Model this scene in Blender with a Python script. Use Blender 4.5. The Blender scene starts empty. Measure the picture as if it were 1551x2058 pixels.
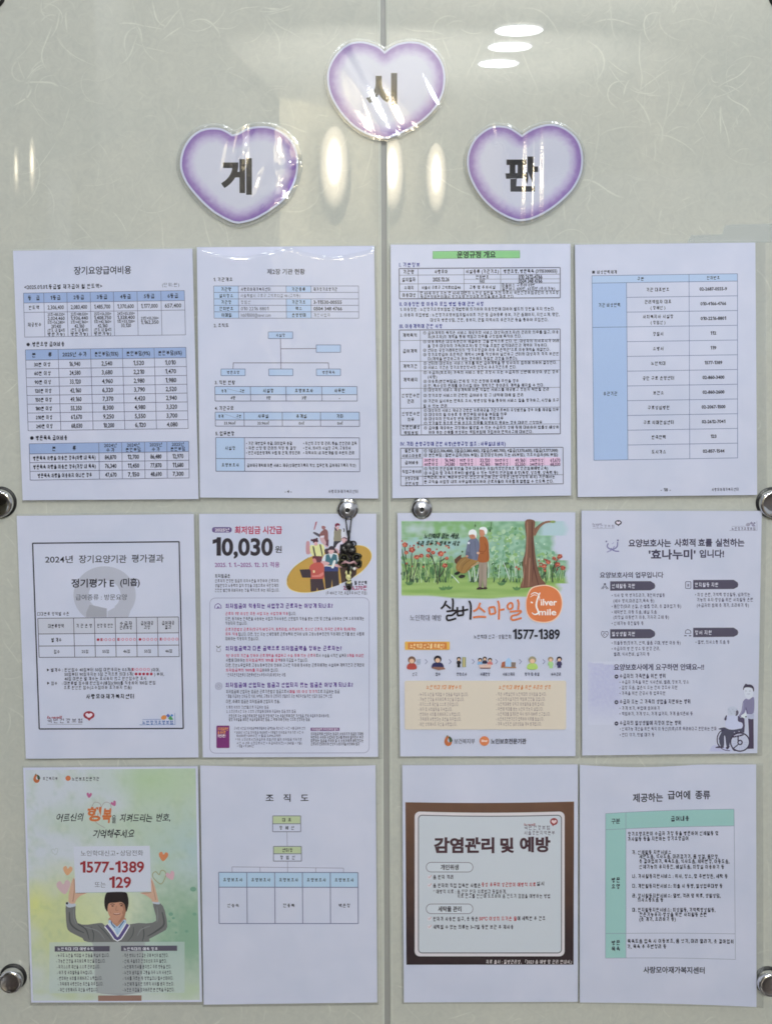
import bpy, bmesh, math, random
import numpy as np
from mathutils import Vector, Matrix, noise
random.seed(7)
scene = bpy.context.scene
COL = scene.collection

# ------------------------------------------------------------------ camera
F = 1950.0                     # focal length in photo pixels (photo is 1551 x 2058)
CX, PPY = 775.5, 612.0         # principal point: the photo is a crop from below the lens axis
TAU = math.radians(2.7)        # the phone looks slightly down
CAM = Vector((0, -1.15, 0))
cd = bpy.data.cameras.new('camera')
cd.sensor_width = 36; cd.lens = F / 2058 * 36
cd.shift_y = -(1029 - PPY) / 2058
cd.clip_start = 0.01; cd.clip_end = 60
cam = bpy.data.objects.new('camera', cd); COL.objects.link(cam)
cam.location = CAM; cam.rotation_euler = (math.pi / 2 - TAU, 0, 0)
scene.camera = cam

# ------------------------------------------------------------------ world, view
w = bpy.data.worlds.new('World'); scene.world = w; w.use_nodes = True
w.node_tree.nodes['Background'].inputs[0].default_value = (.91, .96, 1.03, 1)
w.node_tree.nodes['Background'].inputs[1].default_value = 0.38
scene.view_settings.view_transform = 'Standard'
scene.view_settings.look = 'None'
scene.view_settings.exposure = 0.18
scene.view_settings.gamma = 1
try:
    scene.cycles.use_denoising = True
    scene.cycles.max_bounces = 8
    scene.cycles.transparent_max_bounces = 16
    scene.cycles.caustics_reflective = False
    scene.cycles.sample_clamp_indirect = 4
    scene.cycles.filter_width = 1.7
except Exception:
    pass

# ------------------------------------------------------------------ helpers
def P(px, py, h=0.0):
    """photo pixel -> point on the plane h metres in front of the glass (y = -h)"""
    d = Vector((px - CX, F * math.cos(TAU) + (PPY - py) * math.sin(TAU), -F * math.sin(TAU) + (PPY - py) * math.cos(TAU)))
    return CAM + d * ((-h - CAM.y) / d.y)

def lin(c):
    c = c / 255.0
    return c / 12.92 if c <= 0.04045 else ((c + 0.055) / 1.055) ** 2.4
ILL = 0.76
def K(r, g, b):
    """seen sRGB value -> surface colour under the hall light"""
    c = [lin(v) / ILL for v in (r, g, b)]; m = .3 * c[0] + .6 * c[1] + .1 * c[2]
    return tuple(min(v * .91 + m * .09, .93) for v in c) + (1.0,)

def new_mat(name, **kw):
    m = bpy.data.materials.new(name); m.use_nodes = True
    b = m.node_tree.nodes['Principled BSDF']
    for k, v in kw.items():
        b.inputs[k.replace('_', ' ')].default_value = v
    return m, m.node_tree.nodes, m.node_tree.links, b

def mesh_obj(name, verts, faces, mat, parent=None, cols=None, smooth=False):
    me = bpy.data.meshes.new(name); me.from_pydata([tuple(v) for v in verts], [], faces)
    if cols is not None:
        a = me.color_attributes.new('Col', 'FLOAT_COLOR', 'POINT')
        a.data.foreach_set('color', np.array(cols, dtype=np.float32).ravel())
    if smooth:
        me.polygons.foreach_set('use_smooth', [True] * len(me.polygons))
    me.materials.append(mat); me.update()
    o = bpy.data.objects.new(name, me); COL.objects.link(o)
    if parent: o.parent = parent
    return o

def thing(name, label, cat, loc=(0, 0, 0), group=None):
    o = bpy.data.objects.new(name, None); COL.objects.link(o)
    o.empty_display_size = .02
    o['label'] = label; o['category'] = cat
    if group: o['group'] = group
    return o

def box(vs, fs, a, b):
    x0, y0, z0 = a; x1, y1, z1 = b; n = len(vs)
    vs += [(x0, y0, z0), (x1, y0, z0), (x1, y1, z0), (x0, y1, z0), (x0, y0, z1), (x1, y0, z1), (x1, y1, z1), (x0, y1, z1)]
    fs += [tuple(n + i for i in q) for q in ((0, 3, 2, 1), (4, 5, 6, 7), (0, 1, 5, 4), (1, 2, 6, 5), (2, 3, 7, 6), (3, 0, 4, 7))]

def spline(pts, closed=True, n=6):
    out = []; N = len(pts)
    rng = range(N) if closed else range(N - 1)
    for i in rng:
        if closed:
            p0, p1, p2, p3 = pts[i - 1], pts[i], pts[(i + 1) % N], pts[(i + 2) % N]
        else:
            p0, p1, p2, p3 = pts[max(i - 1, 0)], pts[i], pts[i + 1], pts[min(i + 2, N - 1)]
        for k in range(n):
            t = k / n
            out.append(tuple(0.5 * (2 * p1[j] + (p2[j] - p0[j]) * t + (2 * p0[j] - 5 * p1[j] + 4 * p2[j] - p3[j]) * t * t + (3 * p1[j] - p0[j] - 3 * p2[j] + p3[j]) * t ** 3) for j in range(len(p1))))
    if not closed: out.append(tuple(pts[-1]))
    return out

def nz(x, y, z=0.0): return noise.noise(Vector((x, y, z)))

# ------------------------------------------------------------------ materials
def board_nodes(nt, L, fibre):
    N = nt.nodes
    geo = N.new('ShaderNodeNewGeometry')
    def noise_node(scale, detail, rough=.55, dist=0):
        n = N.new('ShaderNodeTexNoise'); n.inputs['Scale'].default_value = scale; n.inputs['Detail'].default_value = detail
        n.inputs['Roughness'].default_value = rough; n.inputs['Distortion'].default_value = dist
        L.new(geo.outputs['Position'], n.inputs['Vector']); return n
    n1 = noise_node(5, 4, .6, 1.2); n2 = noise_node(70, 5, .7, 2.0)
    r1 = N.new('ShaderNodeValToRGB'); L.new(n1.outputs['Fac'], r1.inputs[0])
    r1.color_ramp.elements[0].position = .3; r1.color_ramp.elements[0].color = K(165, 167, 160)
    r1.color_ramp.elements[1].position = .7; r1.color_ramp.elements[1].color = K(173, 173, 164)
    r2 = N.new('ShaderNodeValToRGB'); L.new(n2.outputs['Fac'], r2.inputs[0])
    r2.color_ramp.elements[0].position = .3; r2.color_ramp.elements[0].color = (.93, .93, .93, 1)
    r2.color_ramp.elements[1].position = .72; r2.color_ramp.elements[1].color = (1.06, 1.06, 1.04, 1)
    mx = N.new('ShaderNodeMix'); mx.data_type = 'RGBA'; mx.blend_type = 'MULTIPLY'; mx.inputs['Factor'].default_value = 1
    L.new(r1.outputs[0], mx.inputs['A']); L.new(r2.outputs[0], mx.inputs['B'])
    out = mx.outputs['Result']
    if fibre:
        at = N.new('ShaderNodeAttribute'); at.attribute_name = 'Col'
        m2 = N.new('ShaderNodeMix'); m2.data_type = 'RGBA'
        L.new(at.outputs['Fac'], m2.inputs['Factor']); L.new(out, m2.inputs['A']); m2.inputs['B'].default_value = K(204, 205, 192)
        out = m2.outputs['Result']
    return out

def board_mat(name, fibre):
    m, N, L, b = new_mat(name, Roughness=.55)
    L.new(board_nodes(m.node_tree, L, fibre), b.inputs['Base Color'])
    b.inputs['Specular IOR Level'].default_value = 0
    b.inputs['Coat Weight'].default_value = 1.0
    b.inputs['Coat Roughness'].default_value = 0.012
    b.inputs['Coat IOR'].default_value = 1.62
    return m
M_board = board_mat('backed_glass', False)
M_fibre = board_mat('paper_fibre_under_glass', True)

def print_mat(name, rough=.55, grain=.04):
    m, N, L, b = new_mat(name, Roughness=rough)
    at = N.new('ShaderNodeAttribute'); at.attribute_name = 'Col'
    n = N.new('ShaderNodeTexNoise'); n.inputs['Scale'].default_value = 900; n.inputs['Detail'].default_value = 2
    geo = N.new('ShaderNodeNewGeometry'); L.new(geo.outputs['Position'], n.inputs['Vector'])
    r = N.new('ShaderNodeMapRange'); r.inputs['To Min'].default_value = 1 - grain; r.inputs['To Max'].default_value = 1 + grain
    L.new(n.outputs['Fac'], r.inputs['Value'])
    mx = N.new('ShaderNodeMix'); mx.data_type = 'RGBA'; mx.blend_type = 'MULTIPLY'; mx.inputs['Factor'].default_value = 1
    L.new(at.outputs['Color'], mx.inputs['A']); L.new(r.outputs[0], mx.inputs['B'])
    L.new(mx.outputs['Result'], b.inputs['Base Color'])
    b.inputs['Specular IOR Level'].default_value = 0.2
    return m
M_print = print_mat('printed_ink')

def paper_mat():
    m, N, L, b = new_mat('white_copy_paper', Roughness=.7)
    geo = N.new('ShaderNodeNewGeometry')
    n = N.new('ShaderNodeTexNoise'); n.inputs['Scale'].default_value = 14; n.inputs['Detail'].default_value = 6; n.inputs['Roughness'].default_value = .6
    L.new(geo.outputs['Position'], n.inputs['Vector'])
    r = N.new('ShaderNodeValToRGB'); L.new(n.outputs['Fac'], r.inputs[0])
    r.color_ramp.elements[0].position = .3; r.color_ramp.elements[0].color = K(188, 193, 215)
    r.color_ramp.elements[1].position = .7; r.color_ramp.elements[1].color = K(198, 200, 221)
    oi = N.new('ShaderNodeObjectInfo'); mr = N.new('ShaderNodeMapRange'); mr.inputs['To Min'].default_value = .95; mr.inputs['To Max'].default_value = 1.04
    L.new(oi.outputs['Random'], mr.inputs['Value']); mt = N.new('ShaderNodeMix'); mt.data_type = 'RGBA'; mt.blend_type = 'MULTIPLY'; mt.inputs['Factor'].default_value = 1
    L.new(r.outputs[0], mt.inputs['A']); L.new(mr.outputs[0], mt.inputs['B']); L.new(mt.outputs['Result'], b.inputs['Base Color'])
    n2 = N.new('ShaderNodeTexNoise'); n2.inputs['Scale'].default_value = 9; n2.inputs['Detail'].default_value = 3
    L.new(geo.outputs['Position'], n2.inputs['Vector'])
    bp = N.new('ShaderNodeBump'); bp.inputs['Strength'].default_value = .5; bp.inputs['Distance'].default_value = .009
    L.new(n2.outputs['Fac'], bp.inputs['Height']); L.new(bp.outputs[0], b.inputs['Normal'])
    b.inputs['Specular IOR Level'].default_value = 0.15
    return m
M_paper = paper_mat()

def film_mat(name, bump=.15, dist=.0006, scale=60, rough=.06, tint=.97, gain=1.3, haze=0.0):
    m = bpy.data.materials.new(name); m.use_nodes = True; N = m.node_tree.nodes; L = m.node_tree.links
    N.clear(); out = N.new('ShaderNodeOutputMaterial')
    tr = N.new('ShaderNodeBsdfTransparent'); tr.inputs[0].default_value = (tint, tint * 1.002, tint, 1)
    gl = N.new('ShaderNodeBsdfGlossy'); gl.inputs['Roughness'].default_value = rough; gl.inputs[0].default_value = (1, 1, 1, 1)
    geo = N.new('ShaderNodeNewGeometry')
    n = N.new('ShaderNodeTexNoise'); n.inputs['Scale'].default_value = scale; n.inputs['Detail'].default_value = 3; n.inputs['Distortion'].default_value = .8
    L.new(geo.outputs['Position'], n.inputs['Vector'])
    bp = N.new('ShaderNodeBump'); bp.inputs['Strength'].default_value = bump; bp.inputs['Distance'].default_value = dist
    L.new(n.outputs['Fac'], bp.inputs['Height'])
    lw = N.new('ShaderNodeLayerWeight'); lw.inputs['Blend'].default_value = .5
    pw = N.new('ShaderNodeMath'); pw.operation = 'POWER'; pw.inputs[1].default_value = 5
    fr = N.new('ShaderNodeMath'); fr.operation = 'MULTIPLY_ADD'; fr.inputs[1].default_value = .96; fr.inputs[2].default_value = .045
    L.new(lw.outputs['Facing'], pw.inputs[0]); L.new(pw.outputs[0], fr.inputs[0])
    mu = N.new('ShaderNodeMath'); mu.operation = 'MULTIPLY'; mu.inputs[1].default_value = gain; mu.use_clamp = True
    L.new(bp.outputs[0], gl.inputs['Normal']); L.new(bp.outputs[0], lw.inputs['Normal']); L.new(fr.outputs[0], mu.inputs[0])
    mx = N.new('ShaderNodeMixShader'); L.new(mu.outputs[0], mx.inputs[0]); L.new(tr.outputs[0], mx.inputs[1]); L.new(gl.outputs[0], mx.inputs[2])
    last = mx.outputs[0]
    if haze:
        df = N.new('ShaderNodeBsdfDiffuse'); df.inputs[0].default_value = (.88, .93, .92, 1)
        m2 = N.new('ShaderNodeMixShader'); m2.inputs[0].default_value = haze
        L.new(last, m2.inputs[1]); L.new(df.outputs[0], m2.inputs[2]); last = m2.outputs[0]
    L.new(last, out.inputs[0])
    return m
M_film = film_mat('clear_sleeve_film', .12, .0005, 45, .07, .985, 1.1)
M_margin = film_mat('crinkled_sleeve_margin', .5, .0008, 160, .05, .96, 2.2, .09)
M_lam = film_mat('glossy_laminate', .06, .0003, 220, .03, .98, 2.6)
M_rim = film_mat('clear_laminate_rim', .4, .0008, 200, .08, .9, 2.5, .22)

def simple(name, col, rough=.5, metal=0.0, **kw):
    m, N, L, b = new_mat(name, Roughness=rough, Metallic=metal)
    b.inputs['Base Color'].default_value = (*col, 1)
    for k, v in kw.items(): b.inputs[k.replace('_', ' ')].default_value = v
    return m
M_edge = simple('polished_glass_edge', (.80, .84, .76), .25)
M_wall = simple('grey_wall_paint', (.36, .37, .35), .8)
M_chrome = simple('polished_chrome', (.78, .78, .79), .07, 1.0)
M_brushed = simple('brushed_steel', (.72, .72, .76), .33, 1.0)
M_rubber = simple('black_rubber', (.012, .012, .012), .5)
M_hole = simple('dark_screw_socket', (.01, .01, .01), .6)

# ------------------------------------------------------------------ lamps and the hall mirrored in the glass
def emit_mat(name, col, s, grad=None):
    m = bpy.data.materials.new(name); m.use_nodes = True; N = m.node_tree.nodes; L = m.node_tree.links
    N.clear(); out = N.new('ShaderNodeOutputMaterial'); e = N.new('ShaderNodeEmission')
    e.inputs[0].default_value = (*col, 1); e.inputs[1].default_value = s; L.new(e.outputs[0], out.inputs[0])
    return m
def mirrored(px, py, t):
    """a point of the hall seen mirrored in the glass at photo pixel, t metres along y from the camera by way of the glass"""
    v = P(px, py, 0) - CAM
    q = CAM + v * (t / v.y)
    return Vector((q.x, -q.y, q.z))

def area(name, loc, target, sx, sy, power, col=(1, 1, 1)):
    l = bpy.data.lights.new(name, 'AREA'); l.shape = 'RECTANGLE'; l.size = sx; l.size_y = sy; l.energy = power; l.color = col
    o = bpy.data.objects.new(name, l); COL.objects.link(o); o.location = loc
    o.rotation_euler = (Vector(target) - Vector(loc)).to_track_quat('-Z', 'Y').to_euler()
    return o
for (x, y, tz, pw) in ((-.70, -1.10, -.2, .8), (.65, -1.0, -.2, 1.8), (-.15, -1.85, -1.0, 2), (.95, -1.9, -1.0, 3), (-.7, -2.9, -1.7, 23), (.65, -2.9, -1.7, 33)):
    area('downlight_beam', (x, y, 1.26), (x * .3, 0, tz), .15, .15, pw, (.90, .955, 1.0)).data.shape = 'DISK'
area('hall_fill_light', (.9, -3.0, 1.2), (1.2, -9, -.2), 1.6, .5, 240, (1.0, .96, .88))  # added fill, kept out of the mirror view, brightens the hall walls
area('ceiling_fill_light', (.5, -4.2, .6), (.3, -5.8, 1.3), 1.6, .3, 110, (1.0, .97, .9)).data.spread = math.radians(95)  # added unseen uplight that brightens the mirrored ceiling

M_hallwall = simple('cream_hall_wall', (.76, .70, .52), .7)
M_hallgrey = simple('grey_hall_wall', (.13, .13, .12), .7)
M_ceil = simple('hall_ceiling_paint', (.80, .79, .72), .8)
H_C = 1.31
CEILZ = CAM.z + H_C
def wallquad(name, a, b, m, z1=CEILZ, z0=-1.6):
    d = Vector((b[0] - a[0], b[1] - a[1])).normalized(); n = Vector((-d.y, d.x)) * .1
    vs = []; 
    for z in (z0, z1):
        vs += [(a[0], a[1], z), (b[0], b[1], z), (b[0] + n.x, b[1] + n.y, z), (a[0] + n.x, a[1] + n.y, z)]
    o = mesh_obj(name, vs, [(0, 3, 2, 1), (4, 5, 6, 7), (0, 1, 5, 4), (1, 2, 6, 5), (2, 3, 7, 6), (3, 0, 4, 7)], m)
    o['kind'] = 'structure'; return o
def hall(px, t):
    q = mirrored(px, 520, t); return (q.x, q.y)
A0 = hall(146, 3.72); A1 = hall(540, 8.0); B1 = hall(1000, 11.5)
wallquad('hall_wall_near', A0, A1, M_hallgrey)
wallquad('hall_wall_far', A1, B1, M_hallwall)
wallquad('hall_wall_side', (-3.2, -2.6), (-3.1, -7.5), M_hallwall)
vs = []; fs = []; box(vs, fs, (-6, -14, CEILZ), (6, -1.9, CEILZ + .05))
o = mesh_obj('hall_ceiling', vs, fs, M_ceil); o['kind'] = 'structure'
# cornice strips along the tops of both hall walls
def strip(name, a, b, z0, z1, th, m):
    d = (Vector(b) - Vector(a)).normalized(); n = Vector((d.y, -d.x)) * th
    vs = []
    for z in (z0, z1):
        vs += [(a[0], a[1], z), (b[0], b[1], z), (b[0] + n.x, b[1] + n.y, z), (a[0] + n.x, a[1] + n.y, z)]
    o = mesh_obj(name, vs, [(0, 3, 2, 1), (4, 5, 6, 7), (0, 1, 5, 4), (1, 2, 6, 5), (2, 3, 7, 6), (3, 0, 4, 7)], m); o['kind'] = 'structure'
M_corn = simple('white_cornice_paint', (.9, .88, .78), .5)
strip('hall_cornice', A0, A1, CEILZ - .10, CEILZ - .002, .06, M_corn)
strip('hall_cornice', A1, B1, CEILZ - .10, CEILZ - .002, .06, M_corn)

def ring_disc(cx, cy, z, r, n=32):
    return [(cx + r * math.cos(2 * math.pi * i / n), cy + r * math.sin(2 * math.pi * i / n), z) for i in range(n)]
M_floor = simple('dark_brown_floor', (.055, .042, .036), .35)
vs = []; fs = []; box(vs, fs, (-6, -14, -1.55), (6, .02, -1.5)); o = mesh_obj('floor', vs, fs, M_floor); o['kind'] = 'structure'
M_lamp = emit_mat('white_lamp_face', (.93, .97, 1.0), 26)
LAMPS = []
M_lamprim = simple('lamp_rim_white', (.8, .8, .8), .4)
for i, (px, py, wpx, lb) in enumerate(((1042, 68, 94, 'round ceiling downlight nearest of the three mirrored at the top of the board'),
                                  (1024, 100, 86, 'round ceiling downlight in the middle of the three mirrored in the glass'),
                                  (1001, 133, 79, 'round ceiling downlight farthest of the three mirrored in the glass'))):
    t = F * (H_C - .012) / (PPY - F * math.tan(TAU) - py)      # depth at which the ceiling shows at that pixel
    q = mirrored(px, py, t); r = wpx / 2 / F * t
    LAMPS.append(Vector((q.x, q.y, CEILZ)))
    th = thing('ceiling_downlight', lb, 'ceiling lamp', group='ceiling downlights')
    v = ring_disc(q.x, q.y, CEILZ - .012, r); mesh_obj('lamp_face', v[::-1], [tuple(range(32))], M_lamp, th)
    v = ring_disc(q.x, q.y, CEILZ - .01, r * 1.1) + ring_disc(q.x, q.y, CEILZ, r * 1.1)
    mesh_obj('lamp_rim', v, [tuple(range(31, -1, -1))] + [(i2, (i2 + 1) % 32, (i2 + 1) % 32 + 32, i2 + 32) for i2 in range(32)], M_lamprim, th)

def sconce(px, py, wpx, hpx, t, strength, lb):
    c = mirrored(px, py, t); LAMPS.append(c); rx = wpx / 2 / F * t; rz = hpx / 2 / F * t
    m = emit_mat('warm_lamp_glass', (1.0, .86, .62), strength)
    N = m.node_tree.nodes; L = m.node_tree.links; e = [n for n in N if n.type == 'EMISSION'][0]
    tc = N.new('ShaderNodeTexCoord'); vm = N.new('ShaderNodeVectorMath'); vm.operation = 'LENGTH'
    mp = N.new('ShaderNodeMapping'); mp.inputs['Location'].default_value = (0, 0, -.25)
    L.new(tc.outputs['Object'], mp.inputs[0]); L.new(mp.outputs[0], vm.inputs[0])
    r = N.new('ShaderNodeValToRGB'); r.color_ramp.interpolation = 'EASE'
    r.color_ramp.elements[0].position = .25; r.color_ramp.elements[0].color = (1, 1, 1, 1)
    r.color_ramp.elements[1].position = 1.0; r.color_ramp.elements[1].color = (0.004, .004, .004, 1)
    k = r.color_ramp.elements.new(.6); k.color = (.16, .16, .16, 1)
    L.new(vm.outputs['Value'], r.inputs[0])
    mu = N.new('ShaderNodeMath'); mu.operation = 'MULTIPLY'; mu.inputs[1].default_value = strength
    L.new(r.outputs[0], mu.inputs[0]); L.new(mu.outputs[0], e.inputs[1])
    th = thing('wall_washer_lamp', lb, 'wall lamp', group='warm wall lamps')
    vs = []; fs = []; nu, nv = 24, 12
    for j in range(nv + 1):
        a = math.pi * j / nv - math.pi / 2
        for i in range(nu):
            b = 2 * math.pi * i / nu
            vs.append((math.cos(a) * math.cos(b), math.cos(a) * math.sin(b) * .3, math.sin(a)))
    for j in range(nv):
        for i in range(nu):
            fs.append((j * nu + i, j * nu + (i + 1) % nu, (j + 1) * nu + (i + 1) % nu, (j + 1) * nu + i))
    o = mesh_obj('glass_shade', vs, fs, m, th, smooth=True); o.location = c; o.scale = (rx, rx, rz)
    vs = []; fs = []; box(vs, fs, (c.x - .02, c.y - .10, c.z - .05), (c.x + .02, c.y - rx * .3, c.z + .05))
    mesh_obj('bracket', vs, fs, M_lamprim, th)
sconce(672, 354, 66, 200, 7.9, 48, 'tall warm wall lamp mirrored largest in the glass left of the seam')
sconce(788, 364, 52, 180, 8.7, 48, 'tall warm wall lamp mirrored in the glass just right of the seam')
sconce(876, 373, 46, 170, 9.3, 44, 'tall warm wall lamp mirrored in the glass farthest toward the right heart')
sconce(34, 355, 14, 120, 7.2, 14, 'slim warm wall lamp mirrored at the outer edge of the left pane')
sconce(66, 345, 16, 140, 7.0, 18, 'slim warm wall lamp mirrored beside another one in the left pane')

# ------------------------------------------------------------------ the board
vs = []; fs = []; box(vs, fs, (-.9, .022, -1.4), (.9, .10, .8))
o = mesh_obj('wall', vs, fs, M_wall); o['kind'] = 'structure'

M_seam = simple('seam_strip_grey', (.31, .31, .295), .5)  # strip added behind the gap, its grey stands in for light reaching the seam
q0, q1, q2, q3 = P(761, -60), P(778, -60), P(788, 2130), P(770, 2130)
v = [Vector((q.x, .0035, q.z)) for q in (q0, q1, q2, q3)] + [Vector((q.x, .0218, q.z)) for q in (q0, q1, q2, q3)]
o = mesh_obj('seam_strip', v, [(0, 3, 2, 1), (4, 5, 6, 7), (0, 1, 5, 4), (1, 2, 6, 5), (2, 3, 7, 6), (3, 0, 4, 7)], M_seam)
o['label'] = 'grey strip added to lighten the upright seam between the two glass panels'; o['category'] = 'seam strip'
def pane(label, x0t, x1t, x0b, x1b, inner):
    th = thing('glass_panel', label, 'glass panel', group='glass panels of the notice board')
    TL, TR, BR, BL = P(x0t, -60), P(x1t, -60), P(x1b, 2130), P(x0b, 2130)
    v = [TL, TR, BR, BL] + [Vector((q.x, .010, q.z)) for q in (TL, TR, BR, BL)]
    mesh_obj('pane', v, [(0, 3, 2, 1), (4, 5, 6, 7), (0, 1, 5, 4), (1, 2, 6, 5), (2, 3, 7, 6), (3, 0, 4, 7)], M_board, th)
    # bevelled polished edge beside the seam
    w = .0017; s = -1 if inner == 'r' else 1
    a, b = (TR, BR) if inner == 'r' else (TL, BL)
    v = [a + Vector((s * w, -.0003, 0)), a + Vector((0, .0012, 0)), b + Vector((0, .0012, 0)), b + Vector((s * w, -.0003, 0)),
         a + Vector((-s * .0006, .0014, 0)), a + Vector((-s * .0006, .0098, 0)), b + Vector((-s * .0006, .0098, 0)), b + Vector((-s * .0006, .0014, 0))]
    mesh_obj('polished_edge', v, [(0, 1, 2, 3), (4, 5, 6, 7), (1, 4, 7, 2)], M_edge, th)
    # pulp fibres of the backing paper
    vs = []; fs = []; cs = []
    rnd = random.Random(11 if inner == 'r' else 12)
    xa, xb = (0, 760) if inner == 'r' else (790, 1551)
    def fibre(x, y, ln, wd, st, curl, cur=None):
        a = rnd.uniform(0, 6.28); k = rnd.gauss(0, curl); n = max(5, int(ln / 5)); pts = []
        for i in range(n + 1):
            pts.append((x, y, a)); a += k * 5; k += rnd.gauss(0, curl * .45); k *= .93
            x += 5 * math.cos(a); y += 5 * math.sin(a)
        pts = [q for q in pts if xa + 3 < q[0] < xb - 3 and -5 < q[1] < 2063]
        if len(pts) < 4: return
        b0 = len(vs); m = len(pts)
        for i, (px, py, an) in enumerate(pts):
            f = math.sin(math.pi * (i + .02) / (m - .96)) ** .6 * st
            ww = wd * (.6 + .8 * rnd.random()); hf = .00003 + (b0 / 3) * 1.2e-8
            for k2, (o2, c) in enumerate(((-1, 0), (0, f), (1, 0))):
                vs.append(P(px - math.sin(an) * ww * o2, py + math.cos(an) * ww * o2, hf)); cs.append((c, c, c, 1))
        for i in range(m - 1):
            for k2 in (0, 1):
                a0 = b0 + i * 3 + k2; fs.append((a0, a0 + 1, a0 + 4, a0 + 3))
    for i in range(760): fibre(rnd.uniform(xa, xb), rnd.uniform(0, 2058), rnd.uniform(20, 90), rnd.uniform(.7, 1.5), rnd.uniform(.08, .32), .016)
    for i in range(120): fibre(rnd.uniform(xa, xb), rnd.uniform(0, 2058), rnd.uniform(50, 150), rnd.uniform(1.2, 2.4), rnd.uniform(.2, .5), .012)
    for i in range(200): fibre(rnd.uniform(xa, xb), rnd.uniform(0, 2058), rnd.uniform(14, 34), rnd.uniform(1.2, 2.2), rnd.uniform(.15, .4), .05)
    # bundles of fibres that fan out from one spot
    spots = [(60, 170), (110, 60), (520, 20), (370, 40), (280, 60)] if inner == 'r' else [(1330, 30), (1275, 180), (1170, 350), (1450, 190), (900, 70), (1320, 270)]
    for (x, y) in spots:
        for i in range(7): fibre(x + rnd.gauss(0, 14), y + rnd.gauss(0, 14), rnd.uniform(40, 110), rnd.uniform(1.2, 2.4), rnd.uniform(.3, .6), .02)
    o = mesh_obj('paper_fibres', vs, fs, M_fibre, th, cols=cs); o['kind'] = 'stuff'
    return th
pane('left glass panel over pale fibre paper with the first and second columns of notices', -70, 762.5, -70, 771.5, 'r')
pane('right glass panel over pale fibre paper with the third and fourth columns of notices', 776, 1625, 786, 1625, 'l')

# ------------------------------------------------------------------ pages
TEXTS = []      # text jobs, meshed together after the layout

class Part:
    def __init__(s, name): s.name = name; s.v = []; s.f = []; s.c = []
    def add(s, v, f, c):
        n = len(s.v); s.v += v; s.f += [tuple(n + i for i in q) for q in f]
        s.c += c if isinstance(c, list) else [c] * len(v)

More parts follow.
